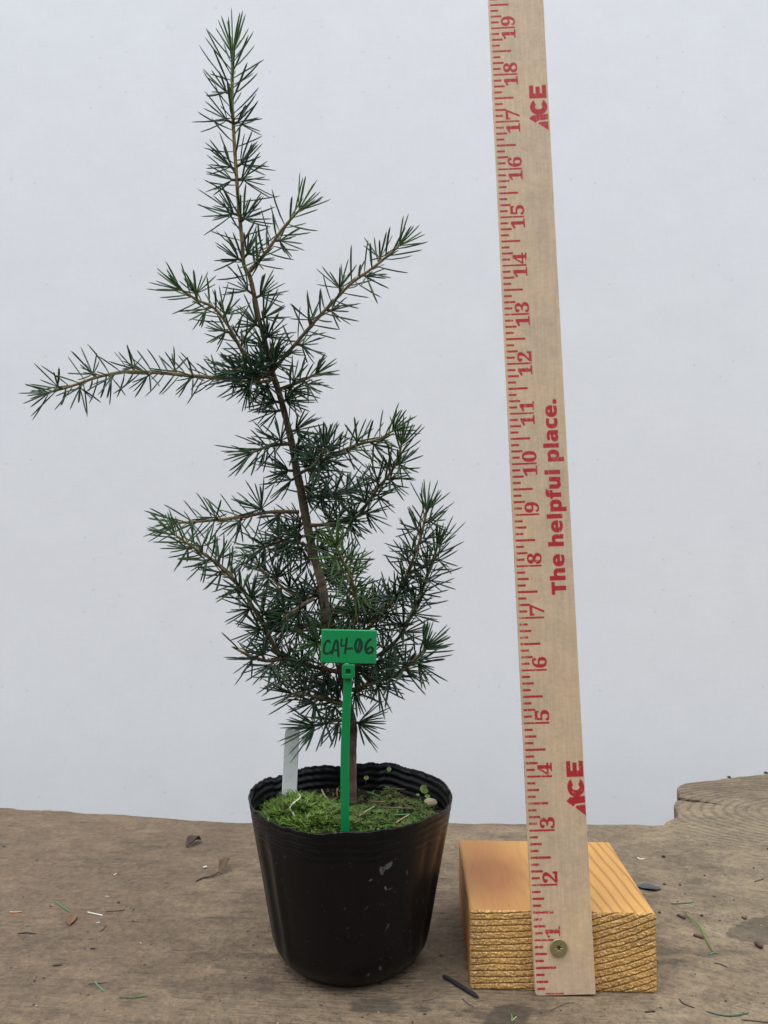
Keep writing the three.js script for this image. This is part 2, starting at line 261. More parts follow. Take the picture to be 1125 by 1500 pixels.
// ---------------------------------------------------------------- the cedar
{
  const R = rng(2024), tree = thing('cedar_sapling', V(TRUNK.x, TRUNK.y - 0.15, TRUNK.z), 'young cedar with sparse spiky needled branches growing in the black pot', 'tree');
  const needleMat = new THREE.MeshPhysicalMaterial({ vertexColors: true, roughness: 0.5, specularIntensity: 0.6 });
  const barkBump = tex(256, 256, (i, j) => { const v = fbm(i / 5, j / 22, 4); return [v, v, v]; });
  const woodMat = new THREE.MeshStandardMaterial({ vertexColors: true, roughness: 0.85 });
  const barkMat = new THREE.MeshStandardMaterial({ vertexColors: true, roughness: 0.9 });
  const DARK = [0.021, 0.050, 0.026], BLUE = [0.040, 0.078, 0.056], FRESH = [0.105, 0.20, 0.034], TAN = [0.29, 0.195, 0.085], BROWN = [0.085, 0.054, 0.032], BARK = [0.125, 0.090, 0.060], GREEN = [0.15, 0.175, 0.055];
  const mix = (a, b, t) => [lerp(a[0], b[0], t), lerp(a[1], b[1], t), lerp(a[2], b[2], t)];
  let needleCount = 0;
  function needle(m, p, d, L, pull, fresh) {
    needleCount++;
    const w = 0.0225 * (0.85 + 0.3 * R()), tone = R(), b = 0.7 + 0.65 * R();
    let c = mix(DARK, BLUE, tone * tone); c = mix(c, FRESH, clamp(fresh * (0.5 + R() * 0.7))); c = c.map(v => v * b);
    const bend = pull.clone().multiplyScalar(L * (0.04 + 0.16 * R())).add(V((R() - 0.5), (R() - 0.5), (R() - 0.5)).multiplyScalar(L * 0.1));
    const pts = [0, 0.3, 0.68, 0.9, 1].map(t => p.clone().addScaledVector(d, L * t).addScaledVector(bend, t * t));
    m.sweep(pts, [w * 0.55, w * 0.95, w, w * 0.78, w * 0.2], [mix(c, TAN, 0.12), c, c, mix(c, FRESH, 0.08), mix(c, TAN, 0.3)], 4, 0.7);
  }
  function perp(t) { const a = Math.abs(t.y) < 0.9 ? V(0, 1, 0) : V(1, 0, 0); const u = a.sub(t.clone().multiplyScalar(a.dot(t))).normalize(); return [u, t.clone().cross(u)]; }
  function spur(m, wood, p, out, n, L, fresh, wide = 1) { // a short shoot: a stub and a rosette
    const [u, v] = perp(out), tip = p.clone().addScaledVector(out, 0.07 + R() * 0.05);
    wood.sweep([p.clone().addScaledVector(out, -0.02), p.clone().lerp(tip, 0.6), tip, tip.clone().addScaledVector(out, 0.025)], [0.032, 0.03, 0.034, 0.01], [BROWN, BROWN, mix(BROWN, TAN, 0.5), TAN], 6);
    for (let k = 0; k < n; k++) {
      const az = k * 2.39996 + R() * 0.5, ph = (0.16 + 0.84 * Math.sqrt((k + 0.5) / n)) * 1.35 * wide, s = Math.sin(ph), c = Math.cos(ph);
      const d = out.clone().multiplyScalar(c).addScaledVector(u, Math.cos(az) * s).addScaledVector(v, Math.sin(az) * s).normalize();
      needle(m, tip, d, L * (0.76 + 0.46 * R()), out, fresh);
    }
  }
  // pts: pixel path from base to tip, d0..d1 distance ahead, young: share of the length (from the tip) with single needles
  function branch(def) {
    const { pts, d0, d1, young = 0.6, step = 0.36, n = 13, L = 0.6, r0 = 0.042, r1 = 0.026, fresh = 0.25, sp = 0.05, bow = 0, wood = 0.35, tipTuft = 9, bare = 0 } = def;
    const P = pts.map(([x, y], k) => at(x, y, lerp(d0, d1, k / (pts.length - 1)) + bow * Math.sin(Math.PI * k / (pts.length - 1))));
    const curve = new THREE.CatmullRomCurve3(P, false, 'centripetal'), len = curve.getLength(), N = Math.max(8, Math.ceil(len / 0.07));
    const wm = new Mesher(), nm = new Mesher();
    const line = curve.getSpacedPoints(N), rad = [], cols = [];
    for (let k = 0; k <= N; k++) { const t = k / N, kn = 1 + 0.16 * (R() - 0.5); rad.push(lerp(r0, r1, t) * kn * (k === N ? 0.5 : 1)); const c = mix(mix(BROWN, TAN, clamp(wood - 0.3 + t * 0.62)), GREEN, smooth(0.75, 1, t) * clamp(fresh * 1.4)); const b = 0.78 + 0.45 * R(); cols.push(c.map(v => v * b)); }
    wm.sweep(line, rad, cols, 8);
    let az = R() * 6.28;
    const frame = t => { const T = curve.getTangentAt(clamp(t)).normalize(), [u, v] = perp(T); return [curve.getPointAt(clamp(t)), T, u, v]; };
    const y0 = len * (1 - young);
    for (let s = Math.max(y0, bare); s < len; s += sp * (0.7 + 0.6 * R())) {
      const t = s / len, [p, T, u, v] = frame(t); az += 2.39996;
      const near = smooth(len - 0.6, len, s), lean = lerp(1.12, 0.62, near) + (R() - 0.5) * 0.45, out = u.clone().multiplyScalar(Math.cos(az)).addScaledVector(v, Math.sin(az));
      needle(nm, p.clone().addScaledVector(out, lerp(r0, r1, t) * 0.6), T.clone().multiplyScalar(Math.cos(lean)).addScaledVector(out, Math.sin(lean)).normalize(), L * (0.82 + 0.36 * R()), T, fresh * lerp(0.5, 1, near));
    }
    for (let s = Math.max(bare, 0.1) + R() * 0.1; s < len - 0.25; s += step * (0.75 + 0.5 * R())) {
      const t = s / len, [p, T, u, v] = frame(t); az += 2.39996 + R();
      const out = u.clone().multiplyScalar(Math.cos(az)).addScaledVector(v, Math.sin(az)).multiplyScalar(0.85).addScaledVector(T, 0.55).normalize();
      const yg = s > y0; spur(nm, wm, p.clone().addScaledVector(out, lerp(r0, r1, t) * 0.7), out, Math.round((yg ? n * 0.65 : n * 1.15) * (0.8 + 0.4 * R())), L * (yg ? 0.78 : 0.9), fresh * (yg ? 0.7 : 0.3));
    }
    { const [p, T, u, v] = frame(1); for (let k = 0; k < tipTuft; k++) { const a = k * 2.39996 + R(), ph = 0.12 + 0.75 * Math.sqrt((k + 0.3) / tipTuft); needle(nm, p, T.clone().multiplyScalar(Math.cos(ph)).addScaledVector(u, Math.cos(a) * Math.sin(ph)).addScaledVector(v, Math.sin(a) * Math.sin(ph)).normalize(), L * (0.7 + 0.4 * R()), T, fresh * 1.1); } wm.sweep([p, p.clone().addScaledVector(T, 0.05), p.clone().addScaledVector(T, 0.09)], [r1, r1 * 1.15, 0.006], [TAN, mix(TAN, [0.4, 0.26, 0.06], 0.6), TAN], 7); }
    const w = part('branch', wm.geo(), woodMat, tree);
    part('needles', nm.geo(), needleMat, w, 'stuff');
  }
  const D = 16.9, TD = y => lerp(16.4, 16.9, clamp((y - 60) / 1100));
  // ---- trunk: base to leading shoot
  const tp = [[516, 1175, 6.8], [516, 1160, 6.5], [516.5, 1100, 6.1], [516.5, 1062, 6.2], [509, 1026, 6.2], [499, 975, 6.6], [489, 940, 6.8], [481, 912, 7], [476, 885, 7.2], [470, 850, 7], [459, 812, 6.6], [449, 762, 6.3], [440, 715, 6.0], [435, 694, 6.2], [431, 668, 5.2], [425, 638, 5.0], [417, 606, 4.7], [408, 573, 4.6], [398, 542, 4.6], [392, 516, 3.9], [381, 474, 3.5], [373, 436, 3.3], [365, 403, 3.3], [358, 390, 3.0], [354.5, 352, 2.9], [350, 307, 2.8], [345.5, 243, 2.7], [342, 189, 2.6], [340, 141, 2.6], [340.5, 105, 2.7], [341, 76, 2.4]];
  {
    const P = tp.map(([x, y, r]) => at(x, y, TD(y))), curve = new THREE.CatmullRomCurve3(P, false, 'centripetal'), N = 260, m = new Mesher();
    const pts = curve.getPoints(N), rad = [], cols = [];
    for (let k = 0; k <= N; k++) { const f = k / N * (tp.length - 1), i = Math.min(tp.length - 2, Math.floor(f)); rad.push(lerp(tp[i][2], tp[i + 1][2], f - i) / 69 * (1 + 0.14 * (R() - 0.5))); const t = k / N; let c = mix(BARK, BROWN, smooth(0.3, 0.6, t)); c = mix(c, TAN, smooth(0.62, 0.85, t) * 0.75); c = mix(c, GREEN, smooth(0.8, 0.95, t) * 0.85); const b = 0.6 + 0.8 * R(); cols.push(c.map(v => v * b)); }
    // furrowed bark: ripple the ring of each step
    const sides = 14, rows = [];
    let ref = V(1, 0, 0);
    for (let k = 0; k <= N; k++) { const T = pts[Math.min(N, k + 1)].clone().sub(pts[Math.max(0, k - 1)]).normalize(); ref = ref.clone().sub(T.clone().multiplyScalar(ref.dot(T))).normalize(); const b = T.clone().cross(ref), row = []; for (let s = 0; s < sides; s++) { const q = s / sides * 6.28319, rp = 1 + smooth(0.6, 0.2, k / N) * 0.16 * (vn(s * 1.7, k * 0.16) - 0.5) * 2, n = ref.clone().multiplyScalar(Math.cos(q)).addScaledVector(b, Math.sin(q)), sh = 0.82 + 0.36 * vn(s * 1.7 + 5, k * 0.3); row.push(m.vert(pts[k].clone().addScaledVector(n, rad[k] * rp), n, cols[k].map(v => v * sh))); } rows.push(row); }
    for (let k = 0; k < N; k++) for (let s = 0; s < sides; s++) { const a = rows[k][s], b = rows[k][(s + 1) % sides], c = rows[k + 1][s], d = rows[k + 1][(s + 1) % sides]; m.i.push(a, b, c, b, d, c); }
    const g = m.geo(); g.computeVertexNormals();
    const trunk = part('trunk', g, barkMat, tree);
    // needles carried by the stem itself
    const nm = new Mesher(), wm = new Mesher();
    const pAt = y => { let i = 0; while (i < tp.length - 2 && tp[i + 1][1] > y) i++; const t = (y - tp[i][1]) / (tp[i + 1][1] - tp[i][1]); return [at(lerp(tp[i][0], tp[i + 1][0], t), y, TD(y)), at(tp[i + 1][0], tp[i + 1][1], TD(tp[i + 1][1])).sub(at(tp[i][0], tp[i][1], TD(tp[i][1]))).normalize(), lerp(tp[i][2], tp[i + 1][2], t) / 69]; };
    let az = 0.4;
    for (let y = 78; y < 420; y += y < 140 ? 3.0 : 6.2) { // leading shoot
      const [p, T, r] = pAt(y), [u, v] = perp(T); az += 2.39996; const near = smooth(200, 76, y), lean = lerp(1.25, 0.78, near) + (R() - 0.5) * 0.5, out = u.clone().multiplyScalar(Math.cos(az)).addScaledVector(v, Math.sin(az));
      needle(nm, p.clone().addScaledVector(out, r * 0.7), T.clone().multiplyScalar(Math.cos(lean)).addScaledVector(out, Math.sin(lean)).normalize(), 0.8 * (0.8 + 0.35 * R()), T, 0.35 * near + 0.08);
    }
    { const [p, T] = pAt(77), [u, v] = perp(T); for (let k = 0; k < 12; k++) { const a = k * 2.4, ph = 0.1 + 0.62 * Math.sqrt(k / 12); needle(nm, p, T.clone().multiplyScalar(Math.cos(ph)).addScaledVector(u, Math.cos(a) * Math.sin(ph)).addScaledVector(v, Math.sin(a) * Math.sin(ph)).normalize(), 0.8 * (0.7 + 0.4 * R()), T, 0.7); } }
    const side = (y, ang, zf, n, L, fr = 0.15) => { const [p, T, r] = pAt(y), out = V(Math.cos(ang), Math.sin(ang), zf).normalize(); spur(nm, wm, p.clone().addScaledVector(out, r * 0.7), out, n, L, fr, 0.8); };
    for (const [y, a, z, n, L] of [[139, 2.8, 0.2, 6, 0.5], [181, 2.75, 0.3, 8, 0.62], [182, 0.3, 0.2, 8, 0.6], [183, 1.2, 1.5, 5, 0.5], [245, 0.5, 0.2, 10, 0.62], [249, 2.7, 0.2, 9, 0.6], [264, 3.2, 0.3, 9, 0.58], [263, 0.0, 0.3, 9, 0.7], [316, 2.9, 0.3, 12, 0.66], [324, 0.45, 0.3, 11, 0.62], [326, 1, 1.6, 6, 0.5], [383, 2.8, 0.3, 12, 0.5], [378, 0.7, 0.4, 11, 0.5], [437, 0.4, 0.2, 12, 0.55], [432, 2.6, 0.5, 8, 0.6], [470, 0.5, 0.5, 12, 0.55], [480, 2.7, 0.6, 14, 0.55], [498, 0.6, 0.8, 13, 0.55], [512, 2.3, 1.0, 14, 0.5], [520, 0.7, -0.6, 14, 0.55], [538, 0.4, 1.2, 14, 0.5], [590, 3.0, 0.4, 18, 0.6], [588, 0.15, 0.5, 18, 0.6], [600, 3.3, -0.3, 12, 0.6], [632, 0.1, 0.4, 18, 0.6], [655, -0.3, 1.0, 16, 0.55], [668, 0.2, 1.4, 16, 0.55], [690, 3.1, 0.3, 18, 0.6], [700, 3.4, -0.4, 14, 0.55], [712, -0.2, 0.5, 14, 0.6], [735, 0, 0.8, 13, 0.55], [768, 3.0, -0.5, 15, 0.62], [785, 3.2, 0.5, 18, 0.62], [800, -0.2, -0.6, 14, 0.6], [820, 3.1, -0.7, 14, 0.6], [850, 0.1, -0.8, 15, 0.6], [868, 3.0, -0.5, 14, 0.6], [905, 0.2, 0.6, 16, 0.6], [1003, 3.3, -0.5, 13, 0.55], [1057, -0.1, 0.5, 19, 0.62]]) side(y, a, z, n, L);
    part('needles', nm.geo(), needleMat, trunk, 'stuff'); part('spur_shoots', wm.geo(), woodMat, trunk, 'stuff');
  }
  // ---- side branches
  const B = [
    { pts: [[366, 398], [391, 368], [414, 335], [438, 308]], d0: 16.5, d1: 16.0, young: 0.9, L: 0.62, fresh: 0.55, wood: 0.8, step: 0.55, n: 14, bare: 0.2, r0: 0.04, sp: 0.055 },
    { pts: [[399, 544], [420, 519], [437, 499], [460, 472], [491, 439], [516, 414], [548, 391], [585, 360]], d0: 16.6, d1: 15.6, young: 0.85, L: 0.64, fresh: 0.35, wood: 0.65, step: 0.55, n: 14, sp: 0.07, r0: 0.044 },
    { pts: [[398, 546], [375, 535], [354, 512], [333, 475], [312, 450], [290, 440], [264, 424]], d0: 16.6, d1: 15.7, young: 0.75, L: 0.6, fresh: 0.5, wood: 0.6, step: 0.42, n: 14, sp: 0.055, r0: 0.045 },
    { pts: [[396, 551], [360, 553], [326, 554], [287, 551], [233, 546], [180, 545], [141, 553], [109, 564], [72, 575]], d0: 16.6, d1: 16.1, young: 0.8, L: 0.6, fresh: 0.22, wood: 0.75, step: 0.42, n: 12, sp: 0.065, r0: 0.05 },
    { pts: [[396, 548], [370, 545], [345, 541]], d0: 16.6, d1: 15.9, young: 0.3, L: 0.58, fresh: 0.1, step: 0.16, n: 14 },
    { pts: [[400, 556], [378, 560], [352, 558]], d0: 16.6, d1: 16.0, young: 0.3, L: 0.55, fresh: 0.1, step: 0.18, n: 14 },
    { pts: [[410, 570], [437, 560], [463, 548]], d0: 16.6, d1: 16.2, young: 0.7, L: 0.55, fresh: 0.35, step: 0.2, n: 14 },
    { pts: [[424, 650], [397, 653], [368, 663]], d0: 16.7, d1: 16.2, young: 0.75, L: 0.62, fresh: 0.15, step: 0.28, n: 12, sp: 0.03 },
    { pts: [[436, 695], [453, 686], [479, 670], [499, 661], [525, 651], [556, 643], [575, 631]], d0: 16.7, d1: 15.8, young: 0.55, L: 0.58, fresh: 0.35, wood: 0.6, step: 0.27, n: 14 },
    { pts: [[455, 690], [468, 672], [476, 655]], d0: 16.4, d1: 15.4, young: 0.5, L: 0.62, fresh: 0.05, step: 0.2, n: 14, tipTuft: 12 },
    { pts: [[452, 770], [490, 767], [524, 756], [541, 733], [556, 712], [568, 698], [582, 675], [588, 652]], d0: 16.7, d1: 15.8, young: 0.5, L: 0.6, fresh: 0.3, wood: 0.5, step: 0.21, n: 15 },
    { pts: [[443, 730], [475, 726], [505, 722], [520, 716]], d0: 16.7, d1: 17.6, young: 0.4, L: 0.62, fresh: 0.05, step: 0.2, n: 14 },
    { pts: [[438, 750], [396, 750], [355, 757], [314, 762], [258, 766]], d0: 16.7, d1: 15.9, young: 0.7, L: 0.62, fresh: 0.25, wood: 0.6, step: 0.42, n: 13, bare: 0.35, sp: 0.055 },
    { pts: [[500, 985], [460, 977], [431, 966], [410, 961], [396, 935], [378, 903], [361, 873], [346, 853], [328, 835], [308, 818], [279, 799], [257, 784]], d0: 16.8, d1: 15.2, young: 0.42, L: 0.58, fresh: 0.35, wood: 0.45, step: 0.22, n: 15, sp: 0.055, r0: 0.05 },
    { pts: [[412, 965], [390, 968], [370, 962], [353, 954]], d0: 16.0, d1: 15.6, young: 0.0, L: 0.55, fresh: 0.0, step: 0.2, n: 13, tipTuft: 1, wood: 0.05 },
    { pts: [[474, 868], [449, 876], [425, 868], [402, 850], [380, 832]], d0: 16.8, d1: 17.6, young: 0.2, L: 0.58, fresh: 0.1, step: 0.2, n: 16 },
    { pts: [[460, 877], [431, 894], [415, 905]], d0: 16.6, d1: 16.0, young: 0.2, L: 0.56, fresh: 0.1, step: 0.2, n: 15 },
    { pts: [[452, 800], [425, 792], [395, 798], [370, 812]], d0: 16.8, d1: 17.8, young: 0.3, L: 0.62, fresh: 0.1, step: 0.2, n: 14 },
    { pts: [[508, 1030], [494, 1030], [460, 1020], [428, 1016]], d0: 16.8, d1: 16.2, young: 0.3, L: 0.6, fresh: 0.05, step: 0.2, n: 15 },
    { pts: [[505, 1000], [470, 1000], [440, 990], [412, 992]], d0: 16.9, d1: 17.8, young: 0.2, L: 0.58, fresh: 0.05, step: 0.26, n: 14 },
    { pts: [[516, 1052], [490, 1056], [461, 1064]], d0: 16.8, d1: 16.1, young: 0.0, L: 0.72, fresh: 0.05, step: 0.5, n: 12, tipTuft: 24, bare: 0.2 },
    { pts: [[510, 1012], [550, 1000], [580, 988], [601, 972], [622, 951]], d0: 16.8, d1: 15.7, young: 0.15, L: 0.62, fresh: 0.12, step: 0.24, n: 15, tipTuft: 22 },
    { pts: [[503, 985], [540, 968], [568, 950], [588, 929], [600, 903], [615, 876], [627, 838], [641, 801]], d0: 16.8, d1: 16.2, young: 0.45, L: 0.64, fresh: 0.2, wood: 0.45, step: 0.24, n: 14, sp: 0.045 },
    { pts: [[491, 942], [538, 921], [556, 900], [577, 880], [594, 844], [608, 812], [618, 780], [625, 748]], d0: 16.8, d1: 15.9, young: 0.45, L: 0.6, fresh: 0.3, wood: 0.5, step: 0.22, n: 15, sp: 0.05 },
    { pts: [[498, 950], [524, 903], [521, 879], [515, 850], [503, 824], [492, 799]], d0: 16.7, d1: 14.6, young: 0.6, L: 0.58, fresh: 0.65, wood: 0.6, step: 0.27, n: 14, tipTuft: 16 },
    { pts: [[486, 945], [472, 945], [464, 940]], d0: 16.6, d1: 15.1, young: 0.3, L: 0.6, fresh: 0.3, step: 0.35, n: 13, tipTuft: 22 },
    { pts: [[478, 895], [505, 890], [535, 893], [556, 880]], d0: 16.9, d1: 18.0, young: 0.2, L: 0.6, fresh: 0.05, step: 0.24, n: 14 },
    { pts: [[462, 830], [490, 840], [515, 826]], d0: 16.9, d1: 17.9, young: 0.2, L: 0.6, fresh: 0.1, step: 0.24, n: 14 },
    { pts: [[485, 925], [455, 915], [430, 925], [405, 915]], d0: 16.9, d1: 17.6, young: 0.2, L: 0.6, fresh: 0.1, step: 0.26, n: 14 },
    { pts: [[505, 965], [540, 985], [575, 970]], d0: 16.9, d1: 17.8, young: 0.2, L: 0.6, fresh: 0.05, step: 0.26, n: 14 },
  ];
  for (const b of B) branch(b);
  console.log('needles', needleCount);
}

// ---------------------------------------------------------------- labels stuck in the pot
{ // green cable-tie marker
  const d = 14.35, foot = at(505, 1222, d), top = at(511, 975, d), t = thing('green_plant_marker', V(foot.x, foot.y - 0.5, foot.z), 'bright green cable-tie marker handwritten CA4-06 standing in the moss', 'plant marker');
  const green = mat(S(0.002, 0.235, 0.062), 0.42);
  { // strap, slightly bowed
    const pts = [at(505.5, 1255, d + 0.05), at(505.5, 1200, d + 0.02), at(505, 1120, d), at(506.5, 1060, d), at(509, 1010, d), at(510.2, 978, d)], c = new THREE.CatmullRomCurve3(pts), n = 40, pos = [], idx = [], w = 0.078, th = 0.022;
    for (let k = 0; k <= n; k++) { const p = c.getPointAt(k / n), ww = w * (k < 4 ? lerp(0.4, 1, k / 4) : 1); for (const [a, b] of [[-1, 0.7], [-0.85, 1], [0.85, 1], [1, 0.7], [1, -1], [-1, -1]]) pos.push(p.x + a * ww, p.y, p.z + b * th); }
    for (let k = 0; k < n; k++) for (let s = 0; s < 6; s++) { const a = k * 6 + s, b = k * 6 + (s + 1) % 6; idx.push(a, b, a + 6, b, b + 6, a + 6); }
    let g = new THREE.BufferGeometry(); g.setAttribute('position', new THREE.Float32BufferAttribute(pos, 3)); g.setIndex(idx); g = g.toNonIndexed(); g.computeVertexNormals(); part('strap', g, green, t);
  }
  const frame = (px, py, w, h, dep, rad) => { const p = at(px, py, d); const g = new RoundedBoxGeometry(w, h, dep, 3, rad); g.rotateZ(-0.022); g.translate(p.x, p.y, p.z); return g; };
  { // locking head with its square window
    const s = new THREE.Shape(), a = 0.105, b = 0.118, q = 0.03; s.moveTo(-a + q, -b); s.lineTo(a - q, -b); s.quadraticCurveTo(a, -b, a, -b + q); s.lineTo(a, b - q); s.quadraticCurveTo(a, b, a - q, b); s.lineTo(-a + q, b); s.quadraticCurveTo(-a, b, -a, b - q); s.lineTo(-a, -b + q); s.quadraticCurveTo(-a, -b, -a + q, -b);
    const h = new THREE.Path(); h.moveTo(-0.055, -0.05); h.lineTo(-0.055, 0.055); h.lineTo(0.055, 0.055); h.lineTo(0.055, -0.05); h.closePath(); s.holes.push(h);
    const g = new THREE.ExtrudeGeometry(s, { depth: 0.1, bevelEnabled: true, bevelSize: 0.012, bevelThickness: 0.012, bevelSegments: 2, curveSegments: 5 }); const p = at(510.3, 983, d); g.translate(p.x, p.y, p.z - 0.03);
    const hd = part('locking_head', g, green, t);
    const pw = new THREE.BoxGeometry(0.05, 0.045, 0.05); pw.translate(p.x, p.y, p.z + 0.01); part('pawl', pw, green, hd);
    const bk = new THREE.BoxGeometry(0.15, 0.15, 0.01); bk.translate(p.x, p.y, p.z - 0.036); part('slot_back', bk, mat(S(0.004, 0.05, 0.02), 0.6), hd);
  }
  { // writing plate
    const W = 512, H = 320, cv = document.createElement('canvas'); cv.width = W; cv.height = H; const c = cv.getContext('2d');
    c.fillStyle = '#fff'; c.fillRect(0, 0, W, H); c.strokeStyle = '#000'; c.lineCap = c.lineJoin = 'round';
    const X = x => (x - 434) / 264 * W, Y = y => (y - 471) / 163 * H;
    const st = (w, ...p) => { c.lineWidth = w * 1.25 / 264 * W; c.beginPath(); c.moveTo(X(p[0][0]), Y(p[0][1])); for (let k = 1; k < p.length - 1; k++) c.quadraticCurveTo(X(p[k][0]), Y(p[k][1]), X((p[k][0] + p[k + 1][0]) / 2), Y((p[k][1] + p[k + 1][1]) / 2)); const e = p[p.length - 1]; c.lineTo(X(e[0]), Y(e[1])); c.stroke(); };
    st(9, [476, 533], [472, 524], [460, 527], [449, 550], [447, 578], [455, 589], [470, 588], [482, 578]);
    st(9, [487, 588], [492, 565], [500, 530], [507, 522], [512, 530], [515, 560], [518, 598]); st(8, [493, 570], [505, 572], [516, 568]);
    st(7, [532, 519], [530, 532], [529, 545], [530, 550], [541, 549], [553, 547]); st(8.5, [556, 513], [553, 545], [549, 584]);
    st(9, [562, 563], [571, 561], [581, 560]);
    c.lineWidth = 12 / 264 * W; c.beginPath(); c.ellipse(X(612), Y(547), 15 / 264 * W, 31 / 163 * H, 0.06, 0, 6.2832); c.stroke(); st(7, [618, 524], [614, 548], [609, 572]);
    st(10, [668, 516], [655, 524], [645, 548], [646, 574], [657, 583], [674, 579], [683, 566], [676, 553], [662, 555], [650, 568]);
    const img = c.getImageData(0, 0, W, H).data;
    const map = tex(W, H, (i, j) => { const k = 1 - img[((H - 1 - j) * W + i) * 4] / 255, n = 0.94 + 0.12 * fbm(i / 30, j / 30, 3), wear = 0.85 + 0.15 * vn(i * 0.35, j * 0.35), m = k * wear; return [lerp(0.003 * n, 0.006, m), lerp(0.265 * n, 0.012, m), lerp(0.070 * n, 0.010, m)].map(v => Math.pow(v, 1 / 2.2)); }, true);
    const pw = 1.03, ph = 0.625, p = at(511, 947, d), g = frame(511, 947, pw, ph, 0.055, 0.024), uv = g.attributes.uv, P = g.attributes.position, cs = Math.cos(-0.022), sn = Math.sin(-0.022);
    for (let k = 0; k < P.count; k++) { const x = P.getX(k) - p.x, y = P.getY(k) - p.y; uv.setXY(k, (x * cs + y * sn) / pw + 0.5, (-x * sn + y * cs) / ph + 0.5); }
    map.wrapS = map.wrapT = THREE.ClampToEdgeWrapping;
    const pl = part('writing_plate', g, new THREE.MeshStandardMaterial({ map, roughness: 0.45 }), t); pl.userData.label = 'green plate with CA4-06 in black marker';
  }
}
{ // white plastic plant label
  const a = at(423, 1172, 16.6), b = at(428, 1068, 16.9), w = 0.165, s = new THREE.Shape(), L = a.distanceTo(b);
  s.moveTo(-w * 0.9, 0); s.lineTo(w * 0.9, 0); s.lineTo(w * 0.93, L - 0.05); s.quadraticCurveTo(w * 0.92, L, w * 0.7, L); s.lineTo(-w * 0.45, L + 0.01); s.quadraticCurveTo(-w * 0.8, L, -w * 0.93, L - 0.07); s.closePath();
  const g = new THREE.ExtrudeGeometry(s, { depth: 0.03, bevelEnabled: true, bevelSize: 0.008, bevelThickness: 0.008, bevelSegments: 2 });
  const up = b.clone().sub(a).normalize(), zz = V(0.25, 0, 1), xx = up.clone().cross(zz).normalize(), z2 = xx.clone().cross(up).normalize();
  g.applyMatrix4(new THREE.Matrix4().makeBasis(xx, up, z2).setPosition(a));
  const sm = tex(128, 256, (i, j) => { const d = smooth(0.52, 0.75, fbm(i / 14, j / 14, 4)); const v = 0.78 - 0.12 * d + 0.04 * (hash(i, j) - 0.5); return [v, v, v * 0.97].map(c => Math.pow(c, 1 / 2.2)); }, true);
  single('white_plant_label', g, new THREE.MeshStandardMaterial({ map: sm, roughness: 0.5 }), 'blank white plastic plant label stuck in moss by the pot rim', 'plant label');
}

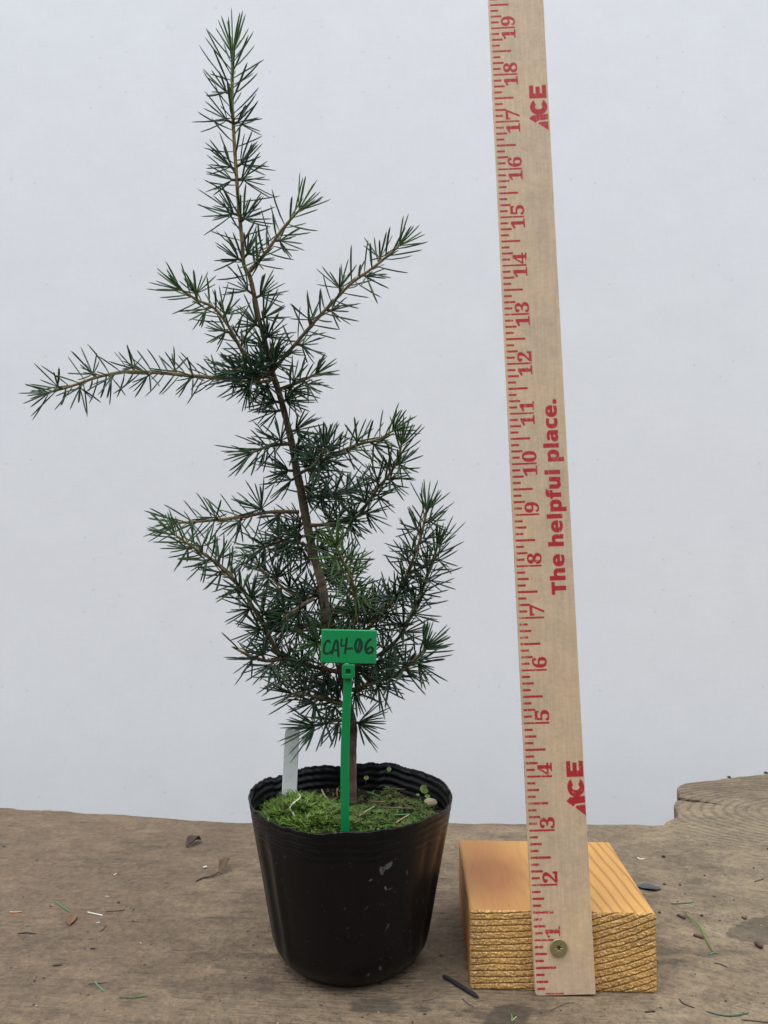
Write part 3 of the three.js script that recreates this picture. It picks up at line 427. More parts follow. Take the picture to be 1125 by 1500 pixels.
// ---------------------------------------------------------------- yardstick on its block
{
  const bx = onTable(688.5, 1450), front = 14.87, rot = -0.036, bw = 3.5, bh = 1.48, bd = 3.38;
  const base = V(bx.x, 0, -front), stand = thing('yardstick_stand', V(base.x + 1.7, 0, -front - 1.5), 'tall tan wooden yardstick with red markings screwed to a pine block', 'yardstick');
  const M = new THREE.Matrix4().makeRotationY(rot).setPosition(base.x, 0, base.z); // block frame: x right, y up, z towards the camera
  // pine block: the long-grain body
  const W = 1024, H = 1024;
  const pine = (x, d) => { // x across 0..3.5, d depth
    const warp = 0.25 * (fbm(x * 0.7, d * 0.35, 3) - 0.5), cath = 0.32 * Math.exp(-(((d - 2.3) / 1.4) ** 2)) * smooth(3.4, 1.4, x), q = (x + warp + cath + 0.10 * d) * (x > 1.8 ? 5.2 : 3.2), l = 0.5 + 0.5 * Math.sin(q * 6.283), line = Math.pow(l, 5) * smooth(0.9, 2.2, x + 0.4 * (fbm(d, x, 2) - 0.5)), fib = vn(x * 60, d * 2.5), med = fbm(x * 1.6, d * 0.8, 3), kn = Math.exp(-(((x - 0.75) / 0.75) ** 2) - (((d - 1.6) / 0.9) ** 2));
    return { line, fib, med, kn };
  };
  const map = tex(W, H, (i, j) => { const x = i / W * 3.5, d = j / H * 3.5, f = pine(x, d), o = clamp(0.55 * f.kn + 0.6 * smooth(2.0, 0.3, x) + (f.med - 0.5) * 0.5); let v = 1 + (f.fib - 0.5) * 0.14 + (f.med - 0.5) * 0.2 - f.line * 0.32; const sp = vn(x * 9 + 3, d * 9); if (sp > 0.965) v *= 0.6; return [v * lerp(0.52, 0.31, o), v * lerp(0.275 - 0.05 * f.line, 0.118, o), v * lerp(0.068 - 0.02 * f.line, 0.032, o)].map(c => Math.pow(clamp(c), 1 / 2.2)); }, true);
  const ease = 0.07, prof = new THREE.Shape(); prof.moveTo(ease, 0.002); prof.lineTo(bw - ease, 0.002); prof.quadraticCurveTo(bw, 0.002, bw, ease); prof.lineTo(bw, bh - ease); prof.quadraticCurveTo(bw, bh, bw - ease, bh); prof.lineTo(ease, bh); prof.quadraticCurveTo(0, bh, 0, bh - ease); prof.lineTo(0, ease); prof.quadraticCurveTo(0, 0.002, ease, 0.002);
  const body = new THREE.ExtrudeGeometry(prof, { depth: bd, bevelEnabled: false, curveSegments: 6 }); body.translate(0, 0, -bd - 0.022);
  const tuck = (x, y) => { const cx = clamp(x, ease, bw - ease), cy = clamp(y, ease, bh - ease), dx = x - cx, dy = y - cy, l = Math.hypot(dx, dy); return dx && dy && l > ease * 0.93 ? [cx + dx / l * ease * 0.93, cy + dy / l * ease * 0.93] : [x, y]; };
  { const P = body.attributes.position, N = body.attributes.normal, uv = body.attributes.uv; for (let k = 0; k < P.count; k++) { const x = P.getX(k), y = P.getY(k), d = -P.getZ(k); if (Math.abs(N.getX(k)) > 0.7) uv.setXY(k, y / 3.5 + 0.1, d / 3.5); else uv.setXY(k, x / 3.5, d / 3.5); } }
  body.applyMatrix4(M);
  const pineMat = new THREE.MeshStandardMaterial({ map, roughness: 0.62 });
  const block = part('pine_block', body, pineMat, stand); block.userData.label = 'short orange pine block with rough sawn end grain';
  { // sawn end: torn fibres and raised growth rings, real relief
    const nx = 380, ny = 160, pos = [], col = [], idx = [], r = rng(8);
    const rings = (x, y) => { const R = Math.hypot(x - 0.3, y - 8.6) + 0.05 * (fbm(x * 2, y * 2, 3) - 0.5); return R / 0.118; };
    for (let j = 0; j <= ny; j++) for (let i = 0; i <= nx; i++) {
      let x = i / nx * bw, y = j / ny * bh; const q = rings(x, y), fr = q - Math.floor(q), late = smooth(0.72, 0.9, fr) * smooth(1.0, 0.95, fr);
      const tear = fbm(x * 26, y * 30, 3), saw = vn(x * 5 + y * 2, y * 44), pit = vn(x * 48 + 7, y * 48);
      const edge = Math.min(smooth(0, 0.05, x), smooth(0, 0.05, bw - x), smooth(0, 0.04, bh - y), smooth(0, 0.04, y));
      let z = -0.02 + edge * (0.02 + 0.022 * (tear - 0.5) + 0.012 * (pit - 0.5) - 0.022 * late + 0.008 * (saw - 0.5));
      if (j === 0) y -= -0.02 + 0.06 * vn(x * 9, 3) * vn(x * 30, 8) + (r() - 0.5) * 0.012; if (y < 0.003) y = 0.003; if (j === ny) y += (r() - 0.6) * 0.006; if (i === 0 || i === nx) x += (r() - 0.5) * 0.012;
      [x, y] = tuck(x, y); pos.push(x, y, z);
      const fleck = smooth(0.60, 0.8, tear) * (1 - late), v = 0.78 + 0.5 * (pit - 0.5) + 0.5 * (fbm(x * 1.5, y * 2, 2) - 0.5) + 0.3 * (hash(i, j) - 0.5);
      const c = [lerp(0.64, 0.27, late) * v + 0.22 * fleck, lerp(0.37, 0.12, late) * v + 0.20 * fleck, lerp(0.12, 0.03, late) * v + 0.14 * fleck]; col.push(c[0], c[1], c[2]);
    }
    for (let j = 0; j < ny; j++) for (let i = 0; i < nx; i++) { const a = j * (nx + 1) + i, b = a + 1, c = a + nx + 1, d = c + 1; idx.push(a, b, c, b, d, c); }
    // return edges so the relief closes against the body
    const ringE = []; for (let i = 0; i <= nx; i++) ringE.push(i); for (let j = 1; j <= ny; j++) ringE.push(j * (nx + 1) + nx); for (let i = nx - 1; i >= 0; i--) ringE.push(ny * (nx + 1) + i); for (let j = ny - 1; j > 0; j--) ringE.push(j * (nx + 1));
    const st = pos.length / 3; for (const e of ringE) { const x = pos[e * 3], y = pos[e * 3 + 1]; pos.push(clamp(x, 0.012, bw - 0.012), clamp(y, 0.012, bh - 0.012), -0.12); col.push(col[e * 3], col[e * 3 + 1], col[e * 3 + 2]); }
    for (let k = 0; k < ringE.length; k++) { const a = ringE[k], b = ringE[(k + 1) % ringE.length], c = st + k, d = st + (k + 1) % ringE.length; idx.push(a, c, b, b, c, d); }
    const g = new THREE.BufferGeometry(); g.setAttribute('position', new THREE.Float32BufferAttribute(pos, 3)); g.setAttribute('color', new THREE.Float32BufferAttribute(col, 3)); g.setIndex(idx); g.computeVertexNormals(); g.applyMatrix4(M);
    part('end_grain', g, new THREE.MeshStandardMaterial({ vertexColors: true, roughness: 0.92 }), block);
  }
  // the stick: 36 in long, 1.12 wide, standing a little back and to the left
  const rw = 1.12, th = 0.13, RL = 36, up = V(-0.0347, 0.9987, -0.0393).normalize(), foot = V(onTable(784, 1455).x * 14.69 / 14.75, 0.006, -14.66);
  const xx = V(1, 0.03, 0.02); xx.sub(up.clone().multiplyScalar(xx.dot(up))).normalize(); const zz = xx.clone().cross(up).normalize();
  const RM = new THREE.Matrix4().makeBasis(xx, up, zz).setPosition(foot.clone());
  const s = new THREE.Shape(); s.moveTo(0.045, 0); s.lineTo(rw - 0.03, -0.0); s.quadraticCurveTo(rw + 0.004, 0.0, rw, 0.045); s.lineTo(rw, RL); s.lineTo(0, RL); s.lineTo(0, 0.06); s.quadraticCurveTo(0.004, 0.004, 0.045, 0);
  const g = new THREE.ExtrudeGeometry(s, { depth: th - 0.02, bevelEnabled: true, bevelSize: 0.01, bevelThickness: 0.01, bevelOffset: -0.01, bevelSegments: 2, curveSegments: 6, steps: 1 });
  g.translate(0, 0, -th + 0.01);
  // two stretches of print side by side in one picture: 0..18 in and 18..36 in; cut the long faces there
  const TW = 2048, THh = 512, half = 18, pxi = TW / half, rowH = 256;
  const cut = (geo, y) => { const p = geo.attributes.position, out = []; const push = (...t) => { for (const v of t) out.push(v.x, v.y, v.z); };
    for (let k = 0; k < p.count; k += 3) { const t = [0, 1, 2].map(q => V().fromBufferAttribute(p, k + q)), lo = t.filter(v => v.y < y).length; if (lo === 0 || lo === 3) { push(...t); continue; } const odd = t.findIndex(v => (v.y < y) === (lo === 1)), A = t[odd], Bv = t[(odd + 1) % 3], C = t[(odd + 2) % 3], ab = A.clone().lerp(Bv, (y - A.y) / (Bv.y - A.y)), ac = A.clone().lerp(C, (y - A.y) / (C.y - A.y)); push(A, ab, ac, ab, Bv, C, ab, C, ac); }
    const n = new THREE.BufferGeometry(); n.setAttribute('position', new THREE.Float32BufferAttribute(out, 3)); return n; };
  const V0 = V; const gi = g.index ? g.toNonIndexed() : g; let rg = cut(gi, half); rg.computeVertexNormals();
  { const P = rg.attributes.position, uv = new Float32Array(P.count * 2); for (let k = 0; k < P.count; k += 3) { const my = (P.getY(k) + P.getY(k + 1) + P.getY(k + 2)) / 3, hi = my > half ? 1 : 0; for (let q = 0; q < 3; q++) { const y = P.getY(k + q), x = P.getX(k + q), back = P.getZ(k + q) < -0.02; uv[(k + q) * 2] = (y - hi * half) / half; uv[(k + q) * 2 + 1] = 1 - (hi * rowH + 8 + (back ? 0.9 + 0.3 * x / rw : clamp(x / rw, 0.004, 0.996)) * 140 * (back ? 1.0 : 1)) / THh; } } rg.setAttribute('uv', new THREE.BufferAttribute(uv, 2)); }
  const cv = document.createElement('canvas'); cv.width = TW; cv.height = THh; const c = cv.getContext('2d'); c.fillStyle = '#fff'; c.fillRect(0, 0, TW, THh); c.fillStyle = '#000';
  const cross = x => 8 + x * 140; // share of the width -> picture row within its stretch
  for (let hi = 0; hi < 2; hi++) {
    c.save(); c.beginPath(); c.rect(0, hi * rowH, TW, rowH); c.clip(); c.translate(-hi * TW, hi * rowH);
    const X = sIn => sIn * pxi;
    for (let e = 1; e < 36 * 8; e++) { const len = e % 8 === 0 ? 0.455 : e % 4 === 0 ? 0.365 : e % 2 === 0 ? 0.222 : 0.165, w = e % 8 === 0 ? 4.2 : 5; c.fillRect(X(e / 8) - w / 2, cross(0.025), w, 140 * (len - 0.025)); }
    c.fillRect(X(0.02), cross(0.17), 3, 140 * 0.3);
    for (let n = 1; n < 36; n++) {
      c.font = 'bold 47px serif'; c.lineWidth = 1.6; c.strokeStyle = '#000'; c.textBaseline = 'alphabetic'; const str = String(n), y = cross(0.452);
      if (n === 1) { c.textAlign = 'left'; c.fillText('1', X(n) + 3, y); c.strokeText('1', X(n) + 3, y); continue; }
      if (str.length === 1) { c.textAlign = 'left'; c.fillText(str, X(n) + 3, y); c.strokeText(str, X(n) + 3, y); } else { c.textAlign = 'right'; c.fillText(str[0], X(n) - 3, y); c.strokeText(str[0], X(n) - 3, y); c.textAlign = 'left'; c.fillText(str[1], X(n) + 3, y); c.strokeText(str[1], X(n) + 3, y); }
    }
    const logo = (s0, s1, y0, y1) => { // slanted A cut by a gap, then C and E, all heavy
      const w = X(s1) - X(s0), hgt = cross(y1) - cross(y0); c.save(); c.translate(X(s0), cross(y0)); c.scale(w / 100, hgt / 44);
      const poly = (...p) => { c.beginPath(); c.moveTo(p[0], p[1]); for (let k = 2; k < p.length; k += 2) c.lineTo(p[k], p[k + 1]); c.closePath(); c.fill(); };
      poly(0, 45, 15, 19, 18.5, 22, 20, 45); poly(17, 13, 27, -4, 34, 6, 36, 45, 23.5, 45, 22, 20);
      c.lineWidth = 12.5; c.strokeStyle = '#000'; c.beginPath(); c.ellipse(52, 22.5, 11.5, 16, 0, 0.62, Math.PI * 2 - 0.62); c.stroke();
      c.fillRect(71, 0, 11, 44); c.fillRect(71, 0, 29, 11); c.fillRect(71, 16.5, 26, 11); c.fillRect(71, 33, 29, 11); c.restore();
    };
    logo(3.25, 4.27, 0.70, 0.985); logo(16.78, 17.74, 0.655, 0.965); logo(30.3, 31.26, 0.655, 0.965);
    const words = (s0, s1) => { c.save(); c.font = 'bold 46px sans-serif'; c.textAlign = 'left'; const w = c.measureText('The helpful place.').width; c.translate(X(s0), cross(0.845)); c.scale((X(s1) - X(s0)) / w, 1); c.fillText('The helpful place.', 0, 0); c.lineWidth = 2.6; c.strokeStyle = '#000'; c.strokeText('The helpful place.', 0, 0); c.restore(); };
    words(7.43, 11.28); words(20.95, 24.8);
    c.restore();
  }
  const img = c.getImageData(0, 0, TW, THh).data;
  const rmap = tex(TW, THh, (i, j) => {
    const jj = THh - 1 - j, hi = jj >= rowH ? 1 : 0, ss = i / pxi + hi * half, x = ((jj - hi * rowH) - 8) / 140; let ink = 1 - img[(jj * TW + i) * 4] / 255;
    const pores = vn(ss * 9, x * 70), speck = vn(ss * 70, x * 60), fade = fbm(ss * 0.9 + 4, x * 2.5, 3), edgeWear = smooth(0.16, 0.02, x);
    const hole = speck * 0.6 + pores * 0.4; ink *= 1 - (x > 0.56 ? 0.35 : 0.65) * smooth(0.70 - 0.22 * smooth(0.55, 0.75, fade) - 0.14 * edgeWear, 0.86, hole); if (ss > 1.0 && ss < 1.55) ink *= smooth(0.80, 0.48, hole);
    const big = fbm(ss * 0.8, x * 1.4, 3), fib = vn(ss * 2.2, x * 46), ray = vn(ss * 26, x * 18), dirt = fbm(ss * 5, x * 5, 4); let v = 1 + (big - 0.5) * 0.28 + (fib - 0.5) * 0.14 + (ray - 0.5) * 0.12 + (dirt - 0.5) * 0.22 + (hash(i, j) - 0.5) * 0.1;
    const warm = clamp((big - 0.4) * 2); let r = lerp(0.63, 0.61, warm) * v, g2 = lerp(0.47, 0.435, warm) * v, b = lerp(0.31, 0.26, warm) * v;
    return [lerp(r, 0.46, ink), lerp(g2, 0.016, ink), lerp(b, 0.024, ink)].map(q => Math.pow(clamp(q), 1 / 2.2));
  }, true);
  rmap.wrapS = rmap.wrapT = THREE.ClampToEdgeWrapping;
  rg.applyMatrix4(RM);
  const stick = part('yardstick', rg, new THREE.MeshStandardMaterial({ map: rmap, roughness: 0.62 }), stand); stick.userData.label = 'tan wooden yardstick printed with red inch marks';
  { // star-drive screw near the foot
    const head = new THREE.Shape(); head.absarc(0, 0, 0.15, 0, Math.PI * 2); const star = new THREE.Path(); for (let k = 0; k <= 48; k++) { const a = k / 48 * 6.28319, r = 0.062 + 0.017 * Math.cos(6 * a); k ? star.lineTo(Math.cos(a) * r, Math.sin(a) * r) : star.moveTo(r, 0); } head.holes.push(star);
    const hg = new THREE.ExtrudeGeometry(head, { depth: 0.015, bevelEnabled: true, bevelSize: 0.014, bevelThickness: 0.014, bevelSegments: 3, curveSegments: 40 });
    const spt = V(0.47, 0.865, 0.012); hg.translate(spt.x, spt.y, spt.z); hg.applyMatrix4(RM);
    const sc = part('screw', hg, mat(S(0.36, 0.33, 0.17), 0.38, { metalness: 0.75 }), stand);
    const rc = new THREE.CylinderGeometry(0.09, 0.09, 0.008, 24); rc.rotateX(Math.PI / 2); rc.translate(spt.x, spt.y, spt.z - 0.006); rc.applyMatrix4(RM); part('star_recess', rc, mat(S(0.12, 0.11, 0.08), 0.5, { metalness: 0.6 }), sc);
  }
}

// ---------------------------------------------------------------- litter on the table
{
  const r = rng(61);
  const tube = (pts, rad, c, flat = 0.7, lift = 0) => { const P = new THREE.CatmullRomCurve3(pts.map(([x, y, up]) => onTable(x, y).setY(rad * flat + (up || 0) + lift))).getPoints(10); const m = new Mesher(); m.sweep(P, P.map((p, k) => rad * (k === 0 ? 0.6 : k === 10 ? 0.35 : 1) * (0.9 + 0.2 * r())), P.map(() => c.map(v => v * (0.85 + 0.3 * r()))), 6, flat); return m.geo(); };
  const vm = new THREE.MeshStandardMaterial({ vertexColors: true, roughness: 0.6 });
  const G = [0.06, 0.12, 0.045], BR = [0.075, 0.045, 0.03], DK = [0.03, 0.02, 0.015], PALE = [0.6, 0.52, 0.4];
  const item = (name, pts, rad, c, label, cat, group, flat) => single(name, tube(pts, rad, c, flat), vm, label, cat, group);
  item('fallen_needle', [[80, 1321], [90, 1328], [103, 1337]], 0.022, [0.075, 0.16, 0.06], 'green fallen needle touching the small brown leaf', 'needle', 'green needles on the table');
  item('fallen_needle', [[139, 1438], [143, 1444], [153, 1453]], 0.016, [0.09, 0.2, 0.11], 'short green needle crossing a thin brown twig', 'needle', 'green needles on the table');
  item('fallen_needle', [[175, 1462], [196, 1462], [217, 1459.5]], 0.018, G, 'straight green needle lying alone on brown wood left of pot', 'needle', 'green needles on the table');
  item('fallen_needle', [[982, 1324.5], [998, 1324], [1016, 1322.5]], 0.018, [0.055, 0.12, 0.075], 'blue-green straight needle beside the back right corner of the block', 'needle', 'green needles on the table');
  item('fallen_needle', [[1035, 1482], [1052, 1487], [1072, 1489], [1097, 1484.5]], 0.017, [0.04, 0.085, 0.05], 'dark green curved needle in front of the damp stain', 'needle', 'green needles on the table');
  item('grass_blade', [[1001.5, 1339, 0.03], [1012, 1351, 0.08], [1024, 1363, 0.1], [1034, 1380, 0.06], [1044, 1394]], 0.024, [0.11, 0.17, 0.03], 'long yellow-green bent blade lying over a brown bark chip', 'grass blade', null, 0.5);
  item('grass_blade', [[1039, 1399], [1043, 1397], [1050, 1396]], 0.028, [0.09, 0.13, 0.09], 'tiny grey-green scrap at the end of the long bent blade', 'leaf scrap', null, 0.4);
  { const m1 = tube([[749, 1497], [750, 1490], [749, 1486]], 0.014, [0.12, 0.2, 0.06]), m2 = tube([[750, 1496], [754, 1492], [757, 1490]], 0.012, [0.3, 0.34, 0.2]); single('green_sprig', mergeGeometries([m1, m2]), vm, 'tiny forked green sprig on the dark stain before the block', 'sprig'); }
  item('black_twig', [[649, 1432.5], [661, 1439], [680, 1451], [701, 1464]], 0.045, [0.012, 0.009, 0.008], 'thick black twig lying between the pot and the block', 'twig', null, 0.9);
  item('curled_rootlet', [[649, 1447], [644, 1456], [633, 1464], [618, 1466], [615, 1470], [621, 1477]], 0.010, [0.16, 0.11, 0.075], 'thin curled brown rootlet beside the black twig and pot', 'rootlet', null, 1);
  item('thin_twig', [[677, 1463], [684, 1470], [695, 1476]], 0.009, BR, 'hair-thin curved brown twig beside the black twig end', 'twig', null, 1);
  item('thin_twig', [[806, 1481], [818, 1475], [830, 1470], [842, 1469]], 0.008, [0.1, 0.07, 0.05], 'hair-thin brown twig in front of the yardstick foot', 'twig', null, 1);
  item('thin_twig', [[155, 1335.5], [168, 1335], [184, 1333]], 0.014, BR, 'straight dark twig beside the white fibre', 'twig');
  item('thin_twig', [[26, 1368.5], [38, 1367], [53, 1368.5]], 0.017, DK, 'dark bent twig near the orange splinter', 'twig');
  item('thin_twig', [[145, 1365.5], [151, 1362], [155, 1356]], 0.012, BR, 'short curved brown twig below the white fibre', 'twig');
  item('thin_twig', [[129, 1442], [142, 1441], [159, 1439.5]], 0.012, BR, 'thin reddish twig under a short green needle', 'twig');
  item('thin_twig', [[995, 1464], [1000, 1470], [1006, 1473], [1018, 1477]], 0.014, DK, 'crooked dark twig in front of the block', 'twig');
  item('thin_twig', [[1046, 1411], [1056, 1413], [1066, 1418]], 0.013, [0.05, 0.025, 0.02], 'forked dark twig near the grey-green scrap', 'twig');
  item('thin_twig', [[1086, 1494.5], [1105, 1496], [1130, 1499]], 0.014, BR, 'brown twig beyond the dark green curved needle', 'twig');
  item('thin_twig', [[1105, 1292], [1112, 1290], [1119, 1287.5]], 0.016, BR, 'short brown twig on pale wood behind the damp stain', 'twig');
  item('thin_twig', [[945, 1483.5], [952, 1482.5], [960, 1482]], 0.018, DK, 'stubby dark twig in front of the block corner', 'twig');
  item('bark_chip', [[992, 1341], [998, 1344], [1004, 1347]], 0.045, [0.05, 0.026, 0.022], 'dark pointed bark chip at the tip of the bent blade', 'bark chip', null, 0.5);
  item('bark_chip', [[1016, 1370.5], [1023, 1373], [1031, 1375.5]], 0.05, [0.095, 0.042, 0.022], 'reddish brown bark chip under the bent blade', 'bark chip', null, 0.5);
  item('bark_chip', [[1108, 1383], [1111, 1387], [1117, 1390.5]], 0.06, [0.075, 0.03, 0.018], 'chunky red-brown bark chip below the damp stain', 'bark chip', null, 0.7);
  item('bark_chip', [[1087, 1344], [1091, 1346.5], [1093, 1344]], 0.03, [0.09, 0.05, 0.03], 'small curled bark chip at the edge of the damp stain', 'bark chip', null, 0.7);
  item('bark_chip', [[132, 1390.5], [136, 1390], [139, 1390]], 0.022, DK, 'small dark bark chip left of the pot among black specks', 'bark chip', null, 0.6);
  item('bark_chip', [[77, 1415], [84, 1414.5], [90.5, 1414]], 0.024, [0.04, 0.028, 0.02], 'narrow dark bark chip left of the short crossed needle', 'bark chip', null, 0.6);
  item('splinter', [[14, 1336.5], [23, 1337], [32, 1336]], 0.026, [0.5, 0.27, 0.13], 'orange wood splinter on the table', 'splinter', null, 0.5);
  item('white_fibre', [[128, 1336.5], [139, 1339], [151, 1341.5]], 0.014, [0.75, 0.72, 0.66], 'white straight fibre beside a dark twig', 'fibre', null, 0.7);
  item('pale_crumb', [[166, 1283], [171, 1280.5]], 0.022, PALE, 'largest of the pale yellow crumbs behind the white fibre', 'crumb', 'pale crumbs on the table');
  item('pale_crumb', [[154, 1313.3], [160, 1313.7]], 0.012, PALE, 'thin pale crumb just behind the dark straight twig', 'crumb', 'pale crumbs on the table');
  item('pale_crumb', [[141, 1352], [146, 1351.5]], 0.013, [0.7, 0.66, 0.56], 'whitish crumb just in front of the white fibre', 'crumb', 'pale crumbs on the table');
  item('pale_crumb', [[298, 1272.5], [303, 1271]], 0.04, [0.6, 0.56, 0.46], 'cream seed-like crumb beside the curled leaf', 'crumb', 'pale crumbs on the table');
  item('wood_shaving', [[934, 1257], [938, 1259.5], [944, 1258.5]], 0.03, [0.62, 0.52, 0.4], 'curved cream wood shaving behind the block', 'shaving', null, 0.5);
  // leaves: cupped blades with a midrib fold
  const leaf = (path, w, c, cup, lift = 0.02) => { const cv = new THREE.CatmullRomCurve3(path.map(([x, y, u]) => onTable(x, y).setY((u || 0) + lift))), n = 14, m = new Mesher(), P = cv.getPoints(n); for (let k = 0; k <= n; k++) { const T = cv.getTangentAt(k / n), sd = V(-T.z, 0, T.x).normalize(), ww = w * Math.pow(Math.sin(Math.PI * clamp(0.03 + 0.95 * k / n)), 0.8) + 0.004, b = 0.8 + 0.4 * r(); for (let q = -2; q <= 2; q++) { const h = cup * ww * (Math.abs(q) / 2) ** 1.5 * (1 + 0.22 * Math.sin(k * 0.7 + q)); m.vert(P[k].clone().addScaledVector(sd, ww * q / 2).add(V(0, h, 0)), V(0, 1, 0), c.map(v => v * b * (q ? 1 : 0.75))); } }
    for (let k = 0; k < n; k++) for (let q = 0; q < 4; q++) { const a = k * 5 + q; m.i.push(a, a + 5, a + 1, a + 1, a + 5, a + 6); } const lo = m.p.length / 3; for (let k = 0; k < lo; k++) m.vert(V(m.p[k * 3], Math.max(0.002, m.p[k * 3 + 1] - 0.014), m.p[k * 3 + 2]), V(0, -1, 0), [m.c[k * 3], m.c[k * 3 + 1], m.c[k * 3 + 2]]); const L = m.i.length; for (let k = 0; k < L; k += 3) m.i.push(m.i[k] + lo, m.i[k + 2] + lo, m.i[k + 1] + lo);
    const g = m.geo(); g.computeVertexNormals(); return g; };
  single('dry_leaf', leaf([[106, 1341], [105, 1348], [101, 1357]], 0.1, [0.15, 0.075, 0.033], 0.5), vm, 'small oval brown leaf at the end of a green needle', 'leaf');
  single('dry_leaf', leaf([[273, 1242, 0.02], [279, 1239, 0.06], [287, 1235, 0.08], [294, 1232, 0.03]], 0.13, [0.05, 0.028, 0.018], 0.9), vm, 'crumpled dark brown leaf near the back edge of the table', 'leaf');
  { const a = leaf([[322, 1282, 0.03], [328, 1276, 0.12], [335, 1268, 0.16]], 0.11, [0.13, 0.075, 0.032], 1.2), b = tube([[287, 1292], [298, 1287, 0.01], [308, 1286, 0.02], [316, 1283, 0.03], [325, 1279, 0.06]], 0.024, [0.055, 0.033, 0.022], 0.8); single('dry_leaf', mergeGeometries([a, b]), vm, 'curled brown leaf with a long twisted stalk', 'leaf'); }
  single('dry_leaf', leaf([[932, 1299], [944, 1301, 0.01], [956, 1303, 0.01], [968, 1302.5]], 0.14, [0.055, 0.06, 0.062], 0.25), vm, 'flat slate-grey pointed leaf beside the pine block', 'leaf');
  // dark grit scattered over the boards
  const m = new Mesher();
  for (let k = 0; k < 300; k++) { const p = onTable(r() * 1200 - 40, 1215 + 285 * Math.pow(r(), 0.8)), s = 0.006 + 0.018 * r() * r() * (r() < 0.1 ? 1.8 : 1), c = r() < 0.8 ? [0.03, 0.022, 0.016] : [0.35, 0.3, 0.22], a = r() * 6.28, e = s * (1 + r() * 1.5); if (Math.hypot(p.x - POT.x, p.z - POT.z) < 1.6 || (p.x > 1.5 && p.x < 5.3 && p.z < -14.5 && p.z > -18.4)) continue; m.sweep([V(p.x - Math.cos(a) * e, s * 0.5, p.z - Math.sin(a) * e), V(p.x, s * 0.6, p.z), V(p.x + Math.cos(a) * e, s * 0.4, p.z + Math.sin(a) * e)], [s * 0.5, s, s * 0.3], [c, c, c], 5); }
  for (const [x, y, s] of [[972, 1256, 0.05], [973, 1296, 0.035], [996, 1297, 0.03], [966, 1337, 0.03], [174, 1323, 0.035], [1068, 1139.5, 0.06], [1122, 1133.5, 0.07], [1028, 1342, 0.035], [1063, 1467, 0.02], [1104, 1272, 0.025], [1125, 1244, 0.03], [1032, 1283, 0.025]]) { const p = onTable(x, y); const c = [0.022, 0.016, 0.013]; m.sweep([V(p.x - s, s * 0.5, p.z), V(p.x, s * 0.6, p.z), V(p.x + s, s * 0.4, p.z + 0.3 * s)], [s * 0.4, s * 0.75, s * 0.3], [c, c, c], 6); }
  single('dirt_specks', m.geo(), vm, 'fine dark grit and crumbs scattered over the weathered table', 'grit', null, 'stuff');
}

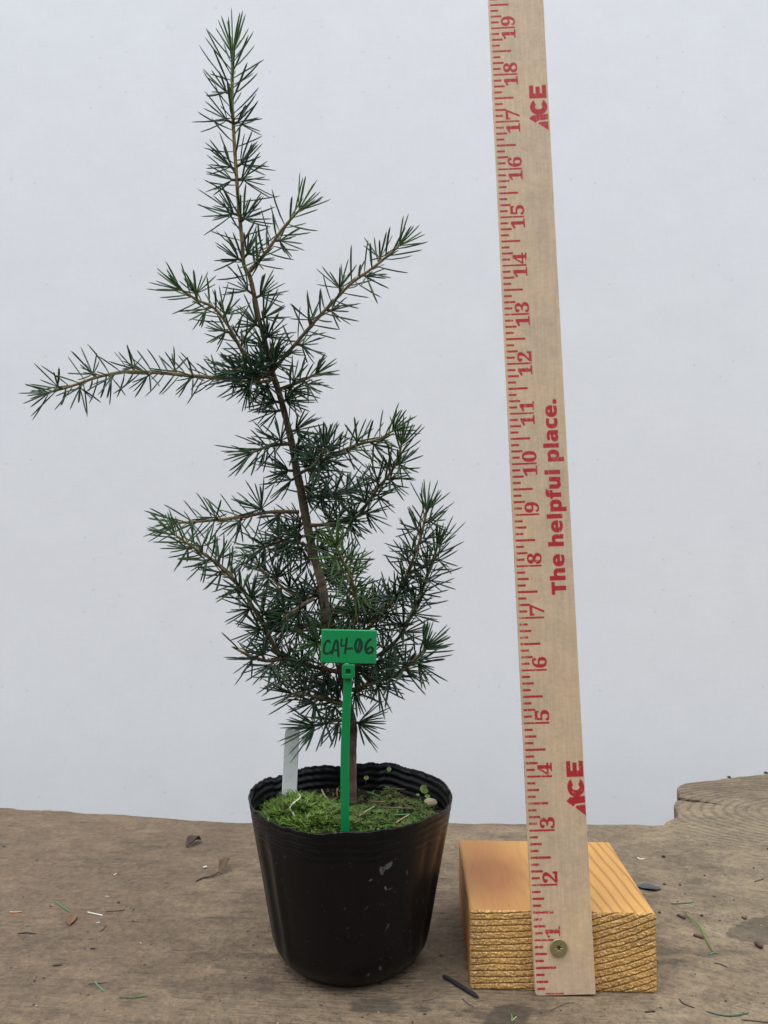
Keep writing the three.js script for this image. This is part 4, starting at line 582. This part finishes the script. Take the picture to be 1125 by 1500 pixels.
// ---------------------------------------------------------------- small things growing and lying in the pot
{
  const r = rng(404), vm = new THREE.MeshStandardMaterial({ vertexColors: true, roughness: 0.65 });
  const moss = (px, py, d, up = 0) => { // the point of the moss that this line of sight meets, looked for from distance d on
    let q = d; for (let k = 0; k < 200; k++) { const p = at(px, py, q); const s = mossY(p.x, p.z); if (p.y < s.y + 0.02) break; q += 0.02; } const p = at(px, py, q); p.y = Math.max(p.y, mossY(p.x, p.z).y) + up; return p; };
  const lying = (name, list, rad, c, label, cat, group) => { const P = new THREE.CatmullRomCurve3(list.map(([x, y]) => moss(x, y, 14.2, 0.03))).getPoints(10), m = new Mesher(); m.sweep(P, P.map((p, k) => rad * (k === 0 || k === 10 ? 0.4 : 1)), P.map(() => c.map(v => v * (0.85 + 0.3 * r()))), 6); single(name, m.geo(), vm, label, cat, group); };
  const RED = [0.19, 0.085, 0.04], TAN = [0.36, 0.27, 0.14];
  lying('white_rootlet', [[438, 1165], [440, 1170], [432, 1177], [425, 1185], [428, 1192], [433, 1198]], 0.016, [0.62, 0.58, 0.48], 'white bent rootlet lying on the feathery moss', 'rootlet');
  lying('dry_needle', [[541, 1176], [552, 1177], [565, 1177]], 0.02, RED, 'short reddish brown dry needle on moss behind the longer brown one', 'needle', 'dry needles in the pot');
  lying('dry_needle', [[551, 1184.5], [575, 1185.5], [602, 1186.5]], 0.016, [0.14, 0.085, 0.045], 'long brown dry needle lying across the moss right of the green strap', 'needle', 'dry needles in the pot');
  lying('dry_needle', [[526, 1198], [537, 1190], [549, 1183]], 0.014, [0.30, 0.30, 0.14], 'pale slanted dry needle on moss right of the green strap', 'needle', 'dry needles in the pot');
  lying('dry_needle', [[488, 1184], [494, 1181.5], [500, 1179]], 0.018, TAN, 'short tan needle touching the left of the green strap', 'needle', 'dry needles in the pot');
  lying('dry_needle', [[471, 1158], [474, 1165], [478, 1171]], 0.017, [0.38, 0.31, 0.13], 'straw-coloured needle standing steeply between strap and white label', 'needle', 'dry needles in the pot');
  lying('dry_needle', [[494, 1156], [493.5, 1162], [494, 1168]], 0.018, RED, 'upright reddish needle on dark soil left of the strap', 'needle', 'dry needles in the pot');
  lying('dry_needle', [[578, 1158], [600, 1158.5], [617, 1158.5]], 0.018, [0.17, 0.09, 0.05], 'brown dry needle pointing at the largest seedling leaf', 'needle', 'dry needles in the pot');
  lying('dry_needle', [[580, 1207.5], [590, 1201], [600, 1195]], 0.014, TAN, 'pale curved needle by the front rim of the pot', 'needle', 'dry needles in the pot');
  lying('green_needle', [[537, 1162], [547, 1165], [556, 1169]], 0.017, [0.06, 0.13, 0.06], 'green needle dropped on moss right of the stem', 'needle', 'green needles in the pot');
  lying('green_needle', [[576, 1195.5], [588, 1195.7], [600, 1195]], 0.015, [0.1, 0.2, 0.09], 'light green needle lying near the front right rim', 'needle', 'green needles in the pot');
  lying('green_needle', [[608, 1143.5], [614, 1147], [621, 1152]], 0.017, [0.13, 0.17, 0.08], 'grey-green needle leaning behind the largest seedling leaf', 'needle', 'green needles in the pot');
  // seedlings: round notched leaves on thread stems
  const seedling = (list, label) => { let root = null; for (const [px, py, w, h, foot, tilt] of list) { const f = moss(foot[0], foot[1], 14.2, -0.03), d = -f.z, p = at(px, py, d - 0.22); if (!root) root = thing('seedling', f, label, 'seedling', null);
      const m = new Mesher(), P = new THREE.CatmullRomCurve3([f, f.clone().lerp(p, 0.5).add(V(0.02, 0.02, 0)), p]).getPoints(8), c = [0.22, 0.2, 0.07]; m.sweep(P, P.map(() => 0.008), P.map(() => c), 5); part('stem', m.geo(), vm, root);
      const lm = new Mesher(), n = 22, cc = [0.17, 0.26, 0.055], nn = V(0, Math.cos(tilt), Math.sin(tilt)), ux = V(1, 0, 0), uy = nn.clone().cross(ux).negate(); for (const side of [1, -1]) { const c0 = lm.vert(p.clone().addScaledVector(nn, side * 0.004 - 0.012), nn.clone().multiplyScalar(side), cc.map(v => v * 0.85)); const ring = []; for (let k = 0; k <= n; k++) { const a = k / n * 6.28319, rr = 1 - 0.22 * Math.exp(-(((a - 4.712) / 0.35) ** 2)); ring.push(lm.vert(p.clone().addScaledVector(ux, Math.cos(a) * w * rr).addScaledVector(uy, Math.sin(a) * h * rr).addScaledVector(nn, side * 0.004 + 0.01 * Math.sin(3 * a)), nn.clone().multiplyScalar(side), cc.map(v => v * (0.9 + 0.2 * r())))); } for (let k = 0; k < n; k++) lm.i.push(c0, ring[side > 0 ? k : k + 1], ring[side > 0 ? k + 1 : k]); }
      const g = lm.geo(); g.computeVertexNormals(); part('leaf', g, vm, root); } };
  seedling([[622, 1155.5, 0.1, 0.1, [624, 1164], 1.1], [626, 1166, 0.06, 0.04, [624, 1169], 0.7], [611, 1180, 0.05, 0.06, [615, 1172], 1.0], [612, 1164, 0.04, 0.03, [615, 1168], 0.6]], 'largest pale green round-leaved seedling near the right rim of the pot');
  seedling([[570, 1126.5, 0.05, 0.06, [568, 1141], 1.1]], 'tall thin seedling with one round leaf against the back rim');
  seedling([[536.5, 1139, 0.055, 0.05, [534, 1150], 1.1]], 'single round leaf seedling beside the cedar stem');
  seedling([[445, 1134.5, 0.045, 0.025, [447, 1150], 0.9]], 'thread-thin seedling standing beside the white label');
  { const p = moss(630, 1177, 14.2, 0.02), g = new THREE.IcosahedronGeometry(0.12, 3), P = g.attributes.position; for (let k = 0; k < P.count; k++) { const s = 0.75 + 0.5 * fbm(P.getX(k) * 9 + 5, P.getY(k) * 9 + P.getZ(k) * 7, 2); P.setXYZ(k, P.getX(k) * s * 1.2, P.getY(k) * s * 0.7, P.getZ(k) * s); } g.computeVertexNormals(); g.translate(p.x, p.y, p.z); single('pebble', g, mat(S(0.36, 0.31, 0.17), 0.8), 'pale yellowish pebble on the moss at the right rim', 'pebble'); }
  { const p = moss(561, 1141, 14.2, 0.0), g = new THREE.IcosahedronGeometry(0.09, 3), P = g.attributes.position; for (let k = 0; k < P.count; k++) { const s = 0.7 + 0.6 * fbm(P.getX(k) * 12 + 5, P.getY(k) * 12 + P.getZ(k) * 9, 2); P.setXYZ(k, P.getX(k) * s * 1.3, P.getY(k) * s * 0.8, P.getZ(k) * s); } g.computeVertexNormals(); g.translate(p.x, p.y, p.z); single('pebble', g, mat(S(0.3, 0.25, 0.2), 0.8), 'greyish crumb of grit at the back of the pot behind the moss', 'pebble'); }
}
renderer.render(scene, camera);
